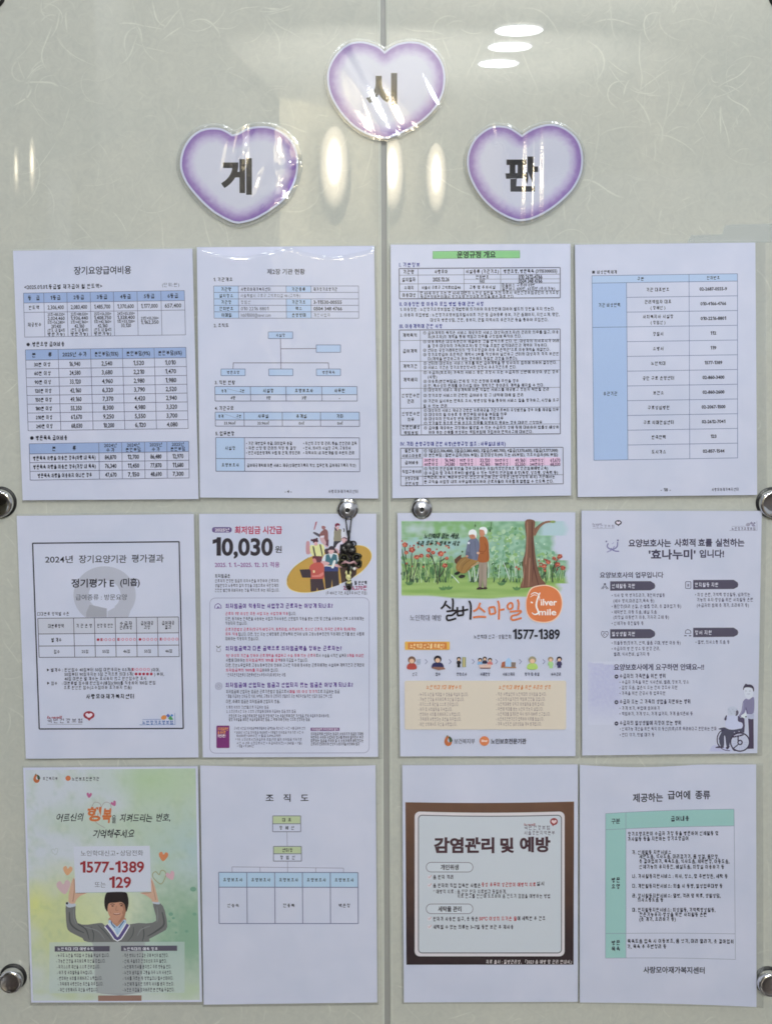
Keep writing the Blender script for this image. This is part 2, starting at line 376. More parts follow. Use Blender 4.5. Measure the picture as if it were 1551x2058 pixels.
INK = K(34, 32, 46)
class Page:
    def __init__(s, label, corners, crop, h=.0048, top=None, bot=None, slope=0.0, group='laminated notices on the glass', warp=None):
        s.root = thing('notice', label, 'notice', group=group)
        s.q = corners; s.ox, s.oy, s.sc = crop; s.h = h; s.slope = slope; s.z = .00006; s.warp = warp
        s.parts = {}
        s.top = top or (lambda t: 0); s.bot = bot or (lambda t: 0)
        n, m = 30, 6; vs = []; fs = []
        g = [[s.edge(i / n, j / m) for i in range(n + 1)] for j in range(m + 1)]
        for r in g: vs += [P(x, y, s.h) for x, y in r]
        for j in range(m):
            for i in range(n):
                a = j * (n + 1) + i; fs.append((a, a + n + 1, a + n + 2, a + 1))
        rim = [(0, i) for i in range(n)] + [(j, n) for j in range(m)] + [(m, i) for i in range(n, 0, -1)] + [(j, 0) for j in range(m, 0, -1)]
        b0 = len(vs); vs += [P(*g[j][i], s.h - .0005) for j, i in rim]
        for k in range(len(rim)):
            k2 = (k + 1) % len(rim); a = rim[k][0] * (n + 1) + rim[k][1]; b = rim[k2][0] * (n + 1) + rim[k2][1]
            fs.append((a, b, b0 + k2, b0 + k))
        fs.append(tuple(range(b0, len(vs))))
        mesh_obj('paper_sheet', vs, fs, M_paper, s.root)
    def edge(s, u, v):
        (a, b, c, d) = s.q
        x = (a[0] * (1 - u) + b[0] * u) * (1 - v) + (d[0] * (1 - u) + c[0] * u) * v
        y = (a[1] * (1 - u) + b[1] * u) * (1 - v) + (d[1] * (1 - u) + c[1] * u) * v
        return x, y + s.top(u) * (1 - v) + s.bot(u) * v
    def pt(s, x, y, z=None):
        if s.warp: x, y = s.warp(x, y)
        return P(s.ox + x / s.sc, s.oy + y / s.sc, s.h + (s.z if z is None else z))
    def part(s, name):
        s.z += .0000015
        if name not in s.parts: s.parts[name] = Part(name)
        return s.parts[name]
    def poly(s, pts, col, name='printed_picture', smooth=0):
        if smooth: pts = spline(pts, True, smooth)
        s.part(name).add([s.pt(x, y) for x, y in pts], [tuple(range(len(pts)))], col)
    def quad(s, a, b, c, d, col, name='printed_table'):
        n = 8 if s.warp else 1
        top = [(a[0] + (b[0] - a[0]) * i / n, a[1] + (b[1] - a[1]) * i / n) for i in range(n + 1)]
        bo = [(d[0] + (c[0] - d[0]) * i / n, d[1] + (c[1] - d[1]) * i / n) for i in range(n + 1)]
        s.part(name).add([s.pt(*p) for p in top + bo], [(i, i + n + 1, i + n + 2, i + 1) for i in range(n)], col)
    def rect(s, x0, y0, x1, y1, col, name='printed_picture'):
        k = s.slope * (x1 - x0) / 2
        s.quad((x0, y0 - k), (x1, y0 + k), (x1, y1 + k), (x0, y1 - k), col, name)
    def line(s, x0, y0, x1, y1, w, col, name='printed_table'):
        d = math.hypot(x1 - x0, y1 - y0) or 1; nx, ny = -(y1 - y0) / d * w / 2, (x1 - x0) / d * w / 2
        s.quad((x0 - nx, y0 - ny), (x1 - nx, y1 - ny), (x1 + nx, y1 + ny), (x0 + nx, y0 + ny), col, name)
    def stroke(s, pts, w, col, name='printed_picture', n=5, closed=False, taper=False):
        pts = spline(pts, closed, n) if n > 1 else list(pts)
        if closed: pts = pts + [pts[0]]
        L = []; R = []; m = len(pts)
        for i, p in enumerate(pts):
            a = pts[max(i - 1, 0)]; b = pts[min(i + 1, m - 1)]
            if closed and i in (0, m - 1): a = pts[-2]; b = pts[1]
            d = math.hypot(b[0] - a[0], b[1] - a[1]) or 1; k = w / 2
            if taper: k *= .35 + .65 * math.sin(math.pi * min(1, (i + 1) / m * .9 + .08))
            nx, ny = -(b[1] - a[1]) / d * k, (b[0] - a[0]) / d * k
            L.append((p[0] + nx, p[1] + ny)); R.append((p[0] - nx, p[1] - ny))
        s.part(name).add([s.pt(*p) for p in L + R], [(i, i + 1, m + i + 1, m + i) for i in range(m - 1)], col)
    def ell(s, cx, cy, rx, ry, col, name='printed_picture', rot=0, n=20):
        c, d = math.cos(rot), math.sin(rot)
        s.poly([(cx + rx * math.cos(t) * c - ry * math.sin(t) * d, cy + rx * math.cos(t) * d + ry * math.sin(t) * c) for t in [2 * math.pi * i / n for i in range(n)]], col, name)
    def rrect(s, x0, y0, x1, y1, r, w=0, col=None, fill=None, name='printed_table', n=6):
        pts = []
        for cx, cy, a0 in ((x1 - r, y0 + r, -90), (x1 - r, y1 - r, 0), (x0 + r, y1 - r, 90), (x0 + r, y0 + r, 180)):
            for i in range(n + 1):
                a = math.radians(a0 + 90 * i / n); pts.append((cx + r * math.cos(a), cy + r * math.sin(a) + s.slope * (cx + r * math.cos(a) - (x0 + x1) / 2)))
        if fill: s.poly(pts, fill, name)
        if w: s.stroke(pts, w, col, name, n=1, closed=True)
    def img(s, x0, y0, x1, y1, nx, ny, fn, name='printed_picture'):
        v = []; c = []; f = []
        p = s.part(name)
        for j in range(ny + 1):
            for i in range(nx + 1):
                x = x0 + (x1 - x0) * i / nx; y = y0 + (y1 - y0) * j / ny + s.slope * (x - (x0 + x1) / 2)
                v.append(s.pt(x, y)); c.append(fn(x, y))
        for j in range(ny):
            for i in range(nx):
                a = j * (nx + 1) + i; f.append((a, a + nx + 1, a + nx + 2, a + 1))
        p.add(v, f, c)
    def t(s, x0, x1, yc, h, text, col=None, b=.012, align='l', slope=None, shear=0.0, jit=0.0):
        """text fitted between x0 and x1 (or natural width from x0 when x1 is None), centred on yc, glyph height h"""
        s.z += .000006
        TEXTS.append((s, s.z, x0, x1, yc, h, text, col or INK, b, align, s.slope if slope is None else slope, shear, jit))
    def table(s, TL, TR, BR, BL, cols, rows, w=4, col=None, head=None, outer=None, hl=None, vl=None, gridcol=None):
        def g(u, v):
            return ((TL[0] * (1 - u) + TR[0] * u) * (1 - v) + (BL[0] * (1 - u) + BR[0] * u) * v,
                    (TL[1] * (1 - u) + TR[1] * u) * (1 - v) + (BL[1] * (1 - u) + BR[1] * u) * v)
        col = col or K(92, 96, 130)
        for (c0, r0, c1, r1, fc) in head or []:
            s.quad(g(cols[c0], rows[r0]), g(cols[c1], rows[r0]), g(cols[c1], rows[r1]), g(cols[c0], rows[r1]), fc)
        for j, v in enumerate(rows):
            for (a, b) in (hl or {}).get(j, [(0, len(cols) - 1)]):
                ww = (outer or w) if j in (0, len(rows) - 1) else w
                s.line(*g(cols[a], v), *g(cols[b], v), ww, col)
        for i, u in enumerate(cols):
            for (a, b) in (vl or {}).get(i, [(0, len(rows) - 1)]):
                ww = (outer or w) if i in (0, len(cols) - 1) else w
                s.line(*g(u, rows[a]), *g(u, rows[b]), ww, col)
        sl = (TR[1] - TL[1]) / (TR[0] - TL[0])
        def cell(r, c, text, h, fill=None, cc=None, b=.012, r2=None, c2=None, dy=0, align='c', pad=.05):
            a, bq = cols[c], cols[(c2 or c) + 1]; v = (rows[r] + rows[(r2 or r) + 1]) / 2
            p0 = g(a, v); p1 = g(bq, v); wd = p1[0] - p0[0]
            if align == 'l': s.t(p0[0] + pad * wd, None if fill is None else p0[0] + (pad + fill) * wd, p0[1] + dy, h, text, cc, b, 'l', sl)
            else:
                m = (p0[0] + p1[0]) / 2; yy = (p0[1] + p1[1]) / 2 + dy
                if fill is None: s.t(m, None, yy, h, text, cc, b, 'c', sl)
                else: s.t(m - fill * wd / 2, m + fill * wd / 2, yy, h, text, cc, b, 'l', sl)
        return cell
    def finish(s, sl=3, sr=9, st=3, sb=11, film=None, wave=1.0):
        s.margins = (sl, sr, st, sb)
        s.film = film; s.wave = wave

PAGES = []
def page(*a, **k):
    p = Page(*a, **k); PAGES.append(p); return p
BL_H = K(142, 162, 203); LN = K(98, 100, 130); LB = K(168, 188, 219)
# ---- notice 1: care cost tables
p = page('white notice of three blue headed price tables, upper row, leftmost of the four', [(26.6, 503.7), (387, 499.5), (399.5, 1003), (46, 1005.5)], (0, 480, 3.8775), slope=-.015)
p.t(578, 1024, 245, 64, '장기요양급여비용', b=.016)
p.t(192, 798, 372, 38, '<2025.01.01.등급별 재가급여 월 한도액>', b=.02)
p.t(1265, 1398, 358, 34, '(단위:원)', K(90, 90, 105), b=.0)
c = p.table((185, 423), (1438, 403), (1447, 748), (195, 766), [0, .126, .27, .415, .559, .706, .854, 1], [0, .225, .44, 1], 4, LN, head=[(0, 0, 6, 1, BL_H)][:0] + [(0, 0, 7, 1, BL_H)])
for i, t_ in enumerate(['등   급', '1등급', '2등급', '3등급', '4등급', '5등급', '6등급']): c(0, i, t_, 36, b=.018)
for i, t_ in enumerate(['한도액', '2,306,400', '2,083,400', '1,485,700', '1,370,600', '1,177,000', '657,400']): c(1, i, t_, 33, .5 if i == 0 else .7, b=.014)
c(2, 0, '제공횟수', 33, .66)
for i, ls in enumerate([['23회×88,020=', '2,024,460', '5회×56,280=', '281,400', '(한도 내 월4회', '방문가능)'], ['22회×88,020=', '1,936,440', '3회×42,160=', '42,160', '(한도 내 월4회', '방문가능)'], ['25회×56,350=', '1,408,750', '1회×42,160=', '42,160', '(한도 내 월4회', '방문가능)'], ['24회×55,350=', '1,328,400', '1회×33,120=', '33,120'], ['21회×55,350=', '1,162,350']]):
    y0 = {6: 0, 4: 0, 2: 40}[len(ls)]
    for j, t_ in enumerate(ls): c(2, i + 1, t_, 29, .74 if j != 3 else .42, b=.012, dy=-78 + y0 + j * 31)
p.ell(222, 823, 13, 13, INK, 'printed_lettering')
p.t(255, 503, 820, 38, '방문요양 급여비용', b=.018, slope=-.008)
c = p.table((200, 865), (1450, 845), (1468, 1478), (222, 1495), [0, .204, .406, .604, .802, 1], [0, .128] + [.128 + .109 * (i + 1) for i in range(8)], 4, LN, head=[(0, 0, 5, 1, BL_H)])
for i, t_ in enumerate(['분        류', '2025년 수가', '본인부담(15%)', '본인부담(9%)', '본인부담(6%)']): c(0, i, t_, 38, .6 if i == 0 else .74, b=.018)
rows_ = [('30분 이상', '16,940', '2,540', '1,520', '1,010'), ('60분 이상', '24,580', '3,680', '2,210', '1,470'), ('90분 이상', '33,120', '4,960', '2,980', '1,980'), ('120분 이상', '42,160', '6,320', '3,790', '2,520'), ('150분 이상', '49,160', '7,370', '4,420', '2,940'), ('180분 이상', '55,350', '8,300', '4,980', '3,320'), ('210분 이상', '61,670', '9,250', '5,550', '3,700'), ('240분 이상', '68,030', '10,200', '6,120', '4,080')]
for j, r_ in enumerate(rows_):
    for i, t_ in enumerate(r_): c(j + 1, i, t_, 36, .5 if i == 0 else .34, b=.014)
p.ell(251, 1552, 14, 14, INK, 'printed_lettering')
p.t(282, 525, 1550, 38, '방문목욕 급여비용', b=.018, slope=-.008)
c = p.table((230, 1597), (1472, 1577), (1475, 1863), (238, 1880), [0, .436, .58, .723, .863, 1], [0, .28, .52, .76, 1], 4, LN, head=[(0, 0, 5, 1, BL_H)])
c(0, 0, '분            류', 38, .34, b=.018)
for i, (a_, b_) in enumerate([('2024년', '수가'), ('2024년', '본인부담'), ('2025년', '수가'), ('2025년', '본인부담')]):
    c(0, i + 1, a_, 33, .55, b=.014, dy=-18); c(0, i + 1, b_, 33, .35 if b_ == '수가' else .65, b=.014, dy=18)
for j, r_ in enumerate([('방문목욕 차량을 이용한 경우(차량 내 목욕)', '84,870', '12,700', '86,480', '12,970'), ('방문목욕 차량을 이용한 경우(가정 내 목욕)', '76,340', '11,450', '77,870', '11,680'), ('방문목욕 차량을 이용하지 아니한 경우', '47,670', '7,150', '48,690', '7,300')]):
    for i, t_ in enumerate(r_): c(j + 1, i, t_, 35, (.9 if j < 2 else .78) if i == 0 else .5, b=.018 if i == 0 else .014)
p.finish(sl=1, sr=4, st=3, sb=5)

# ---- notice 2: organisation status
p = page('white notice with blue boxes joined by lines under a shiny wavy sleeve top', [(395.7, 496.7), (751.7, 494), (760, 1002), (402.4, 1000)], (390, 480, 3.884), slope=0)
p.t(570, 865, 256, 44, '제2장 기관 현황', b=.02)
p.t(153, 300, 317, 32, '1. 기관개요', b=.018)
c = p.table((155, 368), (1283, 368), (1285, 620), (158, 620), [0, .17, .50, .672, 1], [0, .2, .4, .6, .8, 1], 4, LN, head=[(0, 0, 1, 5, LB), (2, 0, 3, 1, LB), (2, 2, 3, 5, LB)], vl={2: [(0, 1), (2, 5)], 3: [(0, 1), (2, 5)]})
for j, (a_, b_, d_, e_) in enumerate([('기관명', '사랑모아재가복지센터', '기관종류', '재가장기요양기관'), ('설치장소', '', '', ''), ('기관장', '장임선', '기관기호', '3-11530-00555'), ('전화번호', '010 2216 8801', '팩스', '0504 348 4766'), ('이메일', 'htb010000@naver.com', '운영형태', '개인사업자')]):
    c(j, 0, a_, 30, None, b=.02); c(j, 1, b_, 29, (.62 if j == 0 else .62 if j == 4 else None), K(70, 70, 90), b=.02 if j == 0 else .0, align='l') if b_ else None
    if d_: c(j, 2, d_, 30, None, b=.02); c(j, 3, e_, 29, .5 if j in (0,) else None, K(50, 50, 65) if j < 4 else K(90, 90, 105), b=.022 if j in (0, 2, 3) else 0, align='l')
p.t(365, 828, 443, 29, '서울특별시 구로구 고척로52길 46 (고척동)', K(80, 80, 98), b=.0)
p.t(155, 270, 676, 32, '2. 조직도', b=.016)
for (x0, y0, x1, y1, t_) in [(580, 726, 770, 778, '시설장'), (954, 828, 1143, 886, ''), (212, 1016, 400, 1068, '방문요양'), (584, 1016, 772, 1068, ''), (955, 1016, 1143, 1068, '방문목욕')]:
    p.rect(x0, y0, x1, y1, LB, 'printed_table')
    for a_ in ((x0, y0, x1, y0), (x0, y1, x1, y1), (x0, y0, x0, y1), (x1, y0, x1, y1)): p.line(*a_, 5, K(100, 112, 150))
    if t_: p.t((x0 + x1) / 2, None, (y0 + y1) / 2, 27, t_, K(60, 60, 90), b=.02, align='c')
GL = K(104, 98, 122)
for a_ in ((675, 778, 679, 1016), (679, 858, 954, 856), (305, 968, 1050, 968), (308, 966, 305, 1016), (1048, 966, 1052, 1016)): p.line(*a_, 5, GL)
p.t(163, 320, 1121, 34, '3. 직원 현황', b=.02)
c = p.table((163, 1153), (1272, 1153), (1273, 1266), (166, 1266), [0, .25, .50, .752, 1], [0, .56, 1], 5, LN, head=[(0, 0, 4, 1, LB)])
for i, t_ in enumerate(['', '시설장', '요양보호사', '사무원']): c(0, i, t_, 31, None, b=.024) if t_ else None
for i, t_ in enumerate(['4명', '1명', '3명', '-']): c(1, i, t_, 28, None, b=.014)
p.t(215, 252, 1187, 26, '총계', b=.02); p.t(358, 392, 1187, 26, '구분', b=.02); p.line(260, 1170, 380, 1200, 2, LN)
p.t(163, 308, 1322, 34, '4. 기관규모', b=.02)
c = p.table((166, 1353), (1290, 1353), (1291, 1464), (168, 1462), [0, .2, .465, .73, 1], [0, .56, 1], 5, LN, head=[(0, 0, 4, 1, LB)])
for i, t_ in enumerate(['', '사무실', '휴게실', '기타']): c(0, i, t_, 31, None, b=.024) if t_ else None
for i, t_ in enumerate(['33.96㎡', '33.96㎡', '0㎡', '0㎡']): c(1, i, t_, 28, None, b=.014)
p.t(190, 230, 1384, 26, '총계', b=.02); p.t(332, 368, 1384, 26, '구분', b=.02); p.line(236, 1366, 360, 1410, 2, LN)
p.t(168, 313, 1519, 34, '5. 업무분장', b=.02)
c = p.table((170, 1551), (1290, 1553), (1293, 1818), (172, 1814), [0, .2, 1], [0, .625, 1], 5, LN, head=[(0, 0, 1, 2, LB)])
c(0, 0, '시설장', 30, None, b=.022); c(1, 0, '요양보호사', 30, None, b=.022)
for i, (a_, b_, x_, y_) in enumerate([('• 기관 제반업무 총괄, 대외업무 총괄', '• 자산의 조정 및 관리, 통솔, 안전관리 감독', 1467, 1268), ('• 자원 선정 및 관리의 적정 등 결정', '• 인사, 회사의 시설장 교육, 고용의사', 1473, 1222), ('• 연간사업운영계획 수립 및 관계, 행정관리', '• 지역사회 내 자원개발 및 후원의 관리', 1525, 1248)]):
    p.t(408, 765 + i * 28 if i < 2 else 825, 1596 + i * 37, 27, a_, b=.014); p.t(852, y_, 1596 + i * 37, 27, b_, b=.014)
p.t(415, 1262, 1768, 28, '급여제공계획에 따른 서비스 제공(상태변화기록지 작성, 업무인계, 급여제공기록지 작성)', b=.014)
p.t(708, 762, 1972, 24, '- 4 -'); p.t(1048, 1278, 1972, 27, '사랑모아재가복지센터', K(70, 70, 92), b=.008)
p.finish(sl=3, sr=5, st=2, sb=6, wave=1.6)

# ---- notice 3: operating rules, dense text
p = page('white notice of dense small text under a green title bar', [(784.6, 491.6), (1145.6, 489.8), (1146.9, 996), (788.2, 1001.4)], (780, 480, 3.884), slope=-.004)
p.rect(346, 95, 1026, 153, K(128, 190, 128), 'printed_table')
for a_ in ((346, 98, 1026, 90), (348, 155, 1026, 148), (347, 98, 348, 155), (1025, 91, 1026, 148)): p.line(*a_, 3, K(90, 130, 95))
p.t(535, 838, 123, 54, '운영규정 개요', K(30, 40, 50), b=.032)
NV = K(56, 62, 140)
p.t(85, 245, 202, 36, 'Ⅰ. 기본정보', NV, b=.03)
LG = K(104, 104, 122)
c = p.table((85, 232), (1340, 224), (1340, 460), (88, 468), [0, .117, .402, .63, 1], [0, .22, .51, .76, 1], 4, LG, outer=8)
def many(c, L):
    for (r, cc, t_, f_, h_, dy_) in L: c(r, cc, t_, h_, f_, b=.024, dy=dy_)
many(c, [(0, 0, '기관명', .55, 34, 0), (0, 1, '사랑모아', .28, 32, 0), (0, 2, '시설종류 (기관기호)', .9, 32, 0), (0, 3, '방문요양, 방문목욕 (3115300055)', .9, 32, 0), (1, 0, '설치일자', .7, 34, 0), (1, 1, '2025.12.26', .36, 32, 0), (1, 2, '전화번호', .35, 30, -16), (1, 2, 'FAX', .14, 28, 17), (1, 3, '010 2612-4766', .4, 32, -16), (1, 3, '0504 348 4766', .4, 32, 16), (2, 0, '소재지', .48, 30, 0), (2, 1, '서울시 구로구 고척로52길46', .85, 28, 0), (2, 2, '교통 및 주차시설', .7, 28, 0), (3, 0, '이용대상', .7, 32, 0)])
for (x0, x1, y, t_) in [(885, 1140, 361, '마을버스 구로09 01번'), (888, 1300, 388, '일반버스 600번, 6515번 (주차가능)'), (248, 1326, 421, '만 65세 이상 또는 만 65세 미만의 노인성 질환을 가진 자로서 국민건강보험공단의 장기요양'), (252, 975, 452, '등급판정위원회에서 장기요양 인정자로 판정을 받은 자로 한다')]: p.t(x0, x1, y, 28, t_, b=.012)
p.line(590, 316, 1340, 312, 3, LG)
p.t(88, 742, 508, 35, 'Ⅱ. 이용정원 및 이용자 모집 방법 등에 관한 사항', NV, b=.03)
p.t(93, 1298, 548, 29, '1. 이용정원 : 노인장기요양보험법 관계법령에 의거하여 이용정원에 대하여 별도의 정원을 두지 않는다.', b=.014)
p.t(93, 1335, 592, 29, '2. 이용자 모집방법 : 노인장기요양보험포털사이트 기관 및 급여종류 홍보, 기관 홈페이지, 지인소개, 명단,', b=.014)
p.t(328, 1248, 632, 29, '대상자 방문상담, 간판, 홍보지, 관할 지역사회 유관기관 등을 통하여 모집한다.', b=.014)
p.t(88, 420, 681, 35, 'Ⅲ. 이용계약에 관한 사항', NV, b=.03)
rr = [0, .1, .3, .39, .556, .745, .905, 1]
c = p.table((86, 712), (1340, 704), (1341, 1522), (96, 1532), [0, .13, 1], rr, 3.5, LG, outer=7)
for r_, ls in enumerate([['계약목적'], ['급여계약'], ['계약기간'], ['계약해지'], ['신청인수인', '권리'], ['신청인수인', '의무'], ['전문인배상', '책임보험']]):
    for j, t_ in enumerate(ls): c(r_, 0, t_, 31, .66 if len(t_) == 4 else .84 if len(t_) == 5 else .3, b=.016, dy=(j - (len(ls) - 1) / 2) * 46)
body = [(730, 272, 1326, '① 급여계약의 목적은 서비스 제공자와 서비스 대상자(보호자)의 권리와 의무를 알고, 이용'), (762, 310, 1040, '자(보호자)의 계약을 통해 책임과 의무를 규정함에 목적이 있다.'), (798, 272, 1328, '① 이용계약은 대상자본인이 체결하는 것을 원칙으로 한다. 단, 대상자의 의사표시가 어려'), (832, 308, 1245, '울 경우 대상자의 가족(보호자) 및 친척을 포함한 법적대리인과 계약이 가능하다.'), (866, 272, 1262, '② 센터는 공정거래위원회의 "장기요양급여 이용 표준약관"으로 이용계약을 체결한다.'), (900, 272, 1328, '③ 장기요양급여 표준약관 계약서 2부를 작성하여 날인하고 센터와 대상자가 각각 보관한'), (934, 310, 1008, '다(계약을 변경하고자 하는 경우에도 동일한 과정을 따른다).'), (968, 275, 1315, '① 센터와 대상자는 서비스 보호를 위한 급여계약을 양 당사자의 합의에 의하여 결정한다.'), (1002, 275, 1000, '② 서비스 기간은 장기요양인정서의 인정서 유효기간으로 한다.'), (1040, 275, 1326, '① 수급자(보호자) 가족의 서비스 중단 요청시 또는 수급자의 신변에 이상이 생긴 경우'), (1078, 308, 380, '(사망)'), (1110, 275, 1016, '② 이용료(본인부담금) 연체 및 기관 운영에 피해를 주었을 경우'), (1144, 275, 1215, '③ 단, 특수상의 문제를 야기시킬 때는 계약기간 중이라도 계약을 해지할 수 있다.'), (1176, 275, 1250, '① 대상자의 서비스 제공계획에 따른 적절한 서비스를 제공받고 있는지 확인할 권리'), (1220, 275, 1050, '② 장기요양 서비스와 관련된 급여비용 및 그 내역에 대해 알 권리'), (1262, 275, 1328, '③ 기관이 실시하는 만족도 조사, 방문상담 등을 통하여 서비스 질을 평가하고, 시정을 요구'), (1304, 275, 456, '할 수 있는 권리'), (1336, 278, 1326, '① 대상자의 서비스 제공과 관련한 자료제공을 기관으로부터 요청받았을 경우 이를 제공할 의무'), (1370, 278, 922, '② 대상자의 월 이용료 중 본인부담 비용을 부담할 의무'), (1403, 278, 895, '③ 대상자의 인적사항 변동 등에 대한 즉시 통보 의무'), (1436, 278, 1198, '④ 장기출장 등으로 인해 보호자 의무를 이행하지 못하는 경우 대리인 선정의무'), (1472, 278, 1328, '① 급여를 제공하는 과정에서 발생할 수 있는 수급자의 상해 등에 대비하여 법률상 배상하'), (1507, 315, 1128, '여야 하는 손해를 보상하는 책임보험에 가입하여 만약사고에 대비한다.')]
for (y, a_, b_, t_) in body: p.t(a_, b_, y, 27, t_, b=.012, slope=-.007)
p.t(95, 915, 1600, 35, 'Ⅳ. 기타 운영규정에 관한 사항(운영규정 참조 : 사무실내 비치)', NV, b=.03, slope=-.002)
PK = K(222, 186, 214)
p.quad((270, 1712), (1342, 1706), (1342, 1768), (270, 1774), PK)
c = p.table((96, 1635), (1362, 1627), (1364, 1912), (98, 1928), [0, .135, 1], [0, .265, .5, .75, 1], 3.5, LG, outer=6, hl={1: [(0, 1)], 2: [(0, 1)]})
for r_, ls in enumerate([['월한도 및', '서비스이용료'], ['급여비용'], ['직업고충처리'], ['운영규정에', '관한사항']]):
    for j, t_ in enumerate(ls): c(r_, 0, t_, 28, .86 if len(t_) > 5 else .6, b=.016, dy=(j - (len(ls) - 1) / 2) * 40)
p.t(278, 1322, 1652, 29, '① 1일급(2,306,400), 2일급(2,083,400), 3일급(1,485,700), 4일급(1,370,600), 5일급(1,177,000)', b=.016)
p.t(278, 1322, 1686, 28, '② 본인부담 : 일반수급자(15% 부담), 감경대상자(9% 또는 6%부담), 기초수급자(0% 부담)', b=.012)
for j, rw in enumerate([['30분이상', '16,940', '90분 이상', '33,120', '150분이상', '49,160', '210분이상', '61,670'], ['60분이상', '24,580', '120분이상', '42,160', '180분이상', '55,350', '240분이상', '68,030']]):
    for i, t_ in enumerate(rw): x_ = 282 + i * 137 - (0 if i % 2 == 0 else -22); p.t(x_, x_ + (104 if i % 2 == 0 else 78), 1728 + j * 31, 28, t_, K(70, 44, 80), b=.018)
for i in range(1, 8): p.line(270 + i * 134 + (10 if i % 2 else 0), 1710, 270 + i * 134 + (10 if i % 2 else 0), 1770, 2, K(150, 120, 150))
for (y, a_, b_, t_) in [(1792, 280, 1245, '① 직원의 인권침해 되었을 경우 대응하는 지침(직장인권보호 및 인권침해예방교육)'), (1826, 280, 1322, '② 수급자 및 가족으로부터 발생할 수 있는 직원의 인권침해 유형(폭행, 성희롱, 성폭력 등)'), (1858, 280, 1298, '인력관리, 보수, 복리후생규정, 안전과 보건에 관한 사항은 (운영규정의 비치) 기관에서는'), (1894, 280, 1290, '본 규칙을 사업장 내의 사무실에 비치하여 근로자들이 자유롭게 열람할 수 있도록 한다.')]: p.t(a_, b_, y, 27, t_, b=.012)
p.finish(sl=4, sr=5, st=3, sb=7)

# ---- notice 4: emergency phone list
p = page('white notice with a blue side column and list of phone numbers, upper row, last', [(1154.7, 491.6), (1517, 487.2), (1520.6, 994.8), (1160.3, 998.9)], (1150, 480, 3.868), slope=-.012)
p.rect(152, 248, 172, 270, INK, 'printed_lettering')
p.t(190, 342, 258, 30, '비상연락체계', b=.022)
c = p.table((150, 287), (1280, 271), (1281, 1703), (165, 1722), [0, .237, .667, 1], [0, .040] + [.040 + .08 * (i + 1) for i in range(12)], 4, K(92, 108, 150), head=[(0, 0, 3, 1, LB), (0, 1, 1, 13, K(158, 180, 218))], hl={**{i: [(1, 3)] for i in list(range(2, 4)) + list(range(5, 13))}}, vl={1: [(1, 13)]})
c(0, 0, '구분', 30, b=.018, c2=1); c(0, 2, '전화번호', 28, b=.018)
c(1, 0, '기관 비상연락', 32, .62, b=.014, r2=3); c(4, 0, '유관기관', 32, .4, b=.014, r2=12)
for i, (a_, b_, n_) in enumerate([('기관 대표번호', '02-2687-0555-9', ''), ('관리책임자 대표', '010-4166-4766', '( 장혜선 )'), ('사회복지사 시설장', '010-2216-8801', '( 장임선 )'), ('경찰서', '112', ''), ('소방서', '119', ''), ('노인학대', '1577-1389', ''), ('공단 구로 운영센터', '02-860-3400', ''), ('보건소', '02-860-2600', ''), ('구로성심병원', '02-2067-1500', ''), ('구로 치매안심센터', '02-2612-7041', ''), ('한국전력', '123', ''), ('도시가스', '02-857-1544', '')]):
    c(i + 1, 1, a_, 31, b=.020, dy=-20 if n_ else 0)
    if n_: c(i + 1, 1, n_, 29, b=.018, dy=26)
    c(i + 1, 2, b_, 26, b=.028)
p.t(683, 762, 1950, 26, '- 18 -', b=.008); p.t(1080, 1288, 1948, 26, '사랑모아재가복지센터', K(70, 70, 92), b=.01)
p.finish(sl=3, sr=20, st=3, sb=6, wave=1.3)

# ---- notice 5: evaluation result certificate
p = page('white evaluation notice in a black border with a grey ring, middle row, leftmost', [(34.1, 1036.7), (389.8, 1032.8), (399.5, 1522.3), (52.5, 1525)], (0, 1000, 3.81), slope=-.006)
GR = K(172, 174, 190)
for (cx, cy, r0, r1, a0, a1) in [(803, 745, 122, 238, 88, 412)]:
    a_ = []; b_ = []
    for i in range(49):
        t_ = math.radians(a0 + (a1 - a0) * i / 48); a_.append((cx + r1 * math.cos(t_), cy + r1 * math.sin(t_) * .92)); b_.append((cx + r0 * math.cos(t_), cy + r0 * math.sin(t_) * .92))
    a_ = [(x, min(y, 916)) for x, y in a_]; b_ = [(x, min(y, 916)) for x, y in b_]
    pp = p.part('printed_picture'); n_ = len(a_)
    pp.add([p.pt(*q) for q in a_ + b_], [(i, i + 1, n_ + i + 1, n_ + i) for i in range(n_ - 1)], GR)
p.poly([(925, 745), (1040, 745), (985, 916), (825, 916), (825, 872), (900, 830)], GR)
p.poly([(690, 820), (820, 850), (820, 916), (662, 916), (662, 880)], K(156, 157, 170))
BK = K(44, 42, 56)
for a_ in ((250, 350, 1375, 338), (1373, 338, 1405, 1768), (1405, 1768, 303, 1772), (303, 1772, 252, 350)): p.line(*a_, 10, BK)
p.t(348, 560, 473, 58, '2024년', b=.014); p.t(606, 970, 471, 62, '장기요양기관', b=.014); p.t(1010, 1255, 466, 62, '평가결과', b=.014)
p.t(548, 875, 655, 66, '정기평가 E', b=.026); p.t(922, 1072, 648, 60, '(미흡)', b=.022)
p.t(582, 975, 763, 46, '급여종류 : 방문요양', b=-.002)
p.t(288, 530, 890, 30, '□대분류 영역별 수준', K(60, 60, 76), b=.008)
c = p.table((292, 925), (1368, 914), (1374, 1218), (302, 1224), [0, .254, .402, .55, .70, .85, 1], [0, .40, .71, 1], 5, K(70, 68, 84), head=[(0, 0, 6, 1, K(186, 188, 204))])
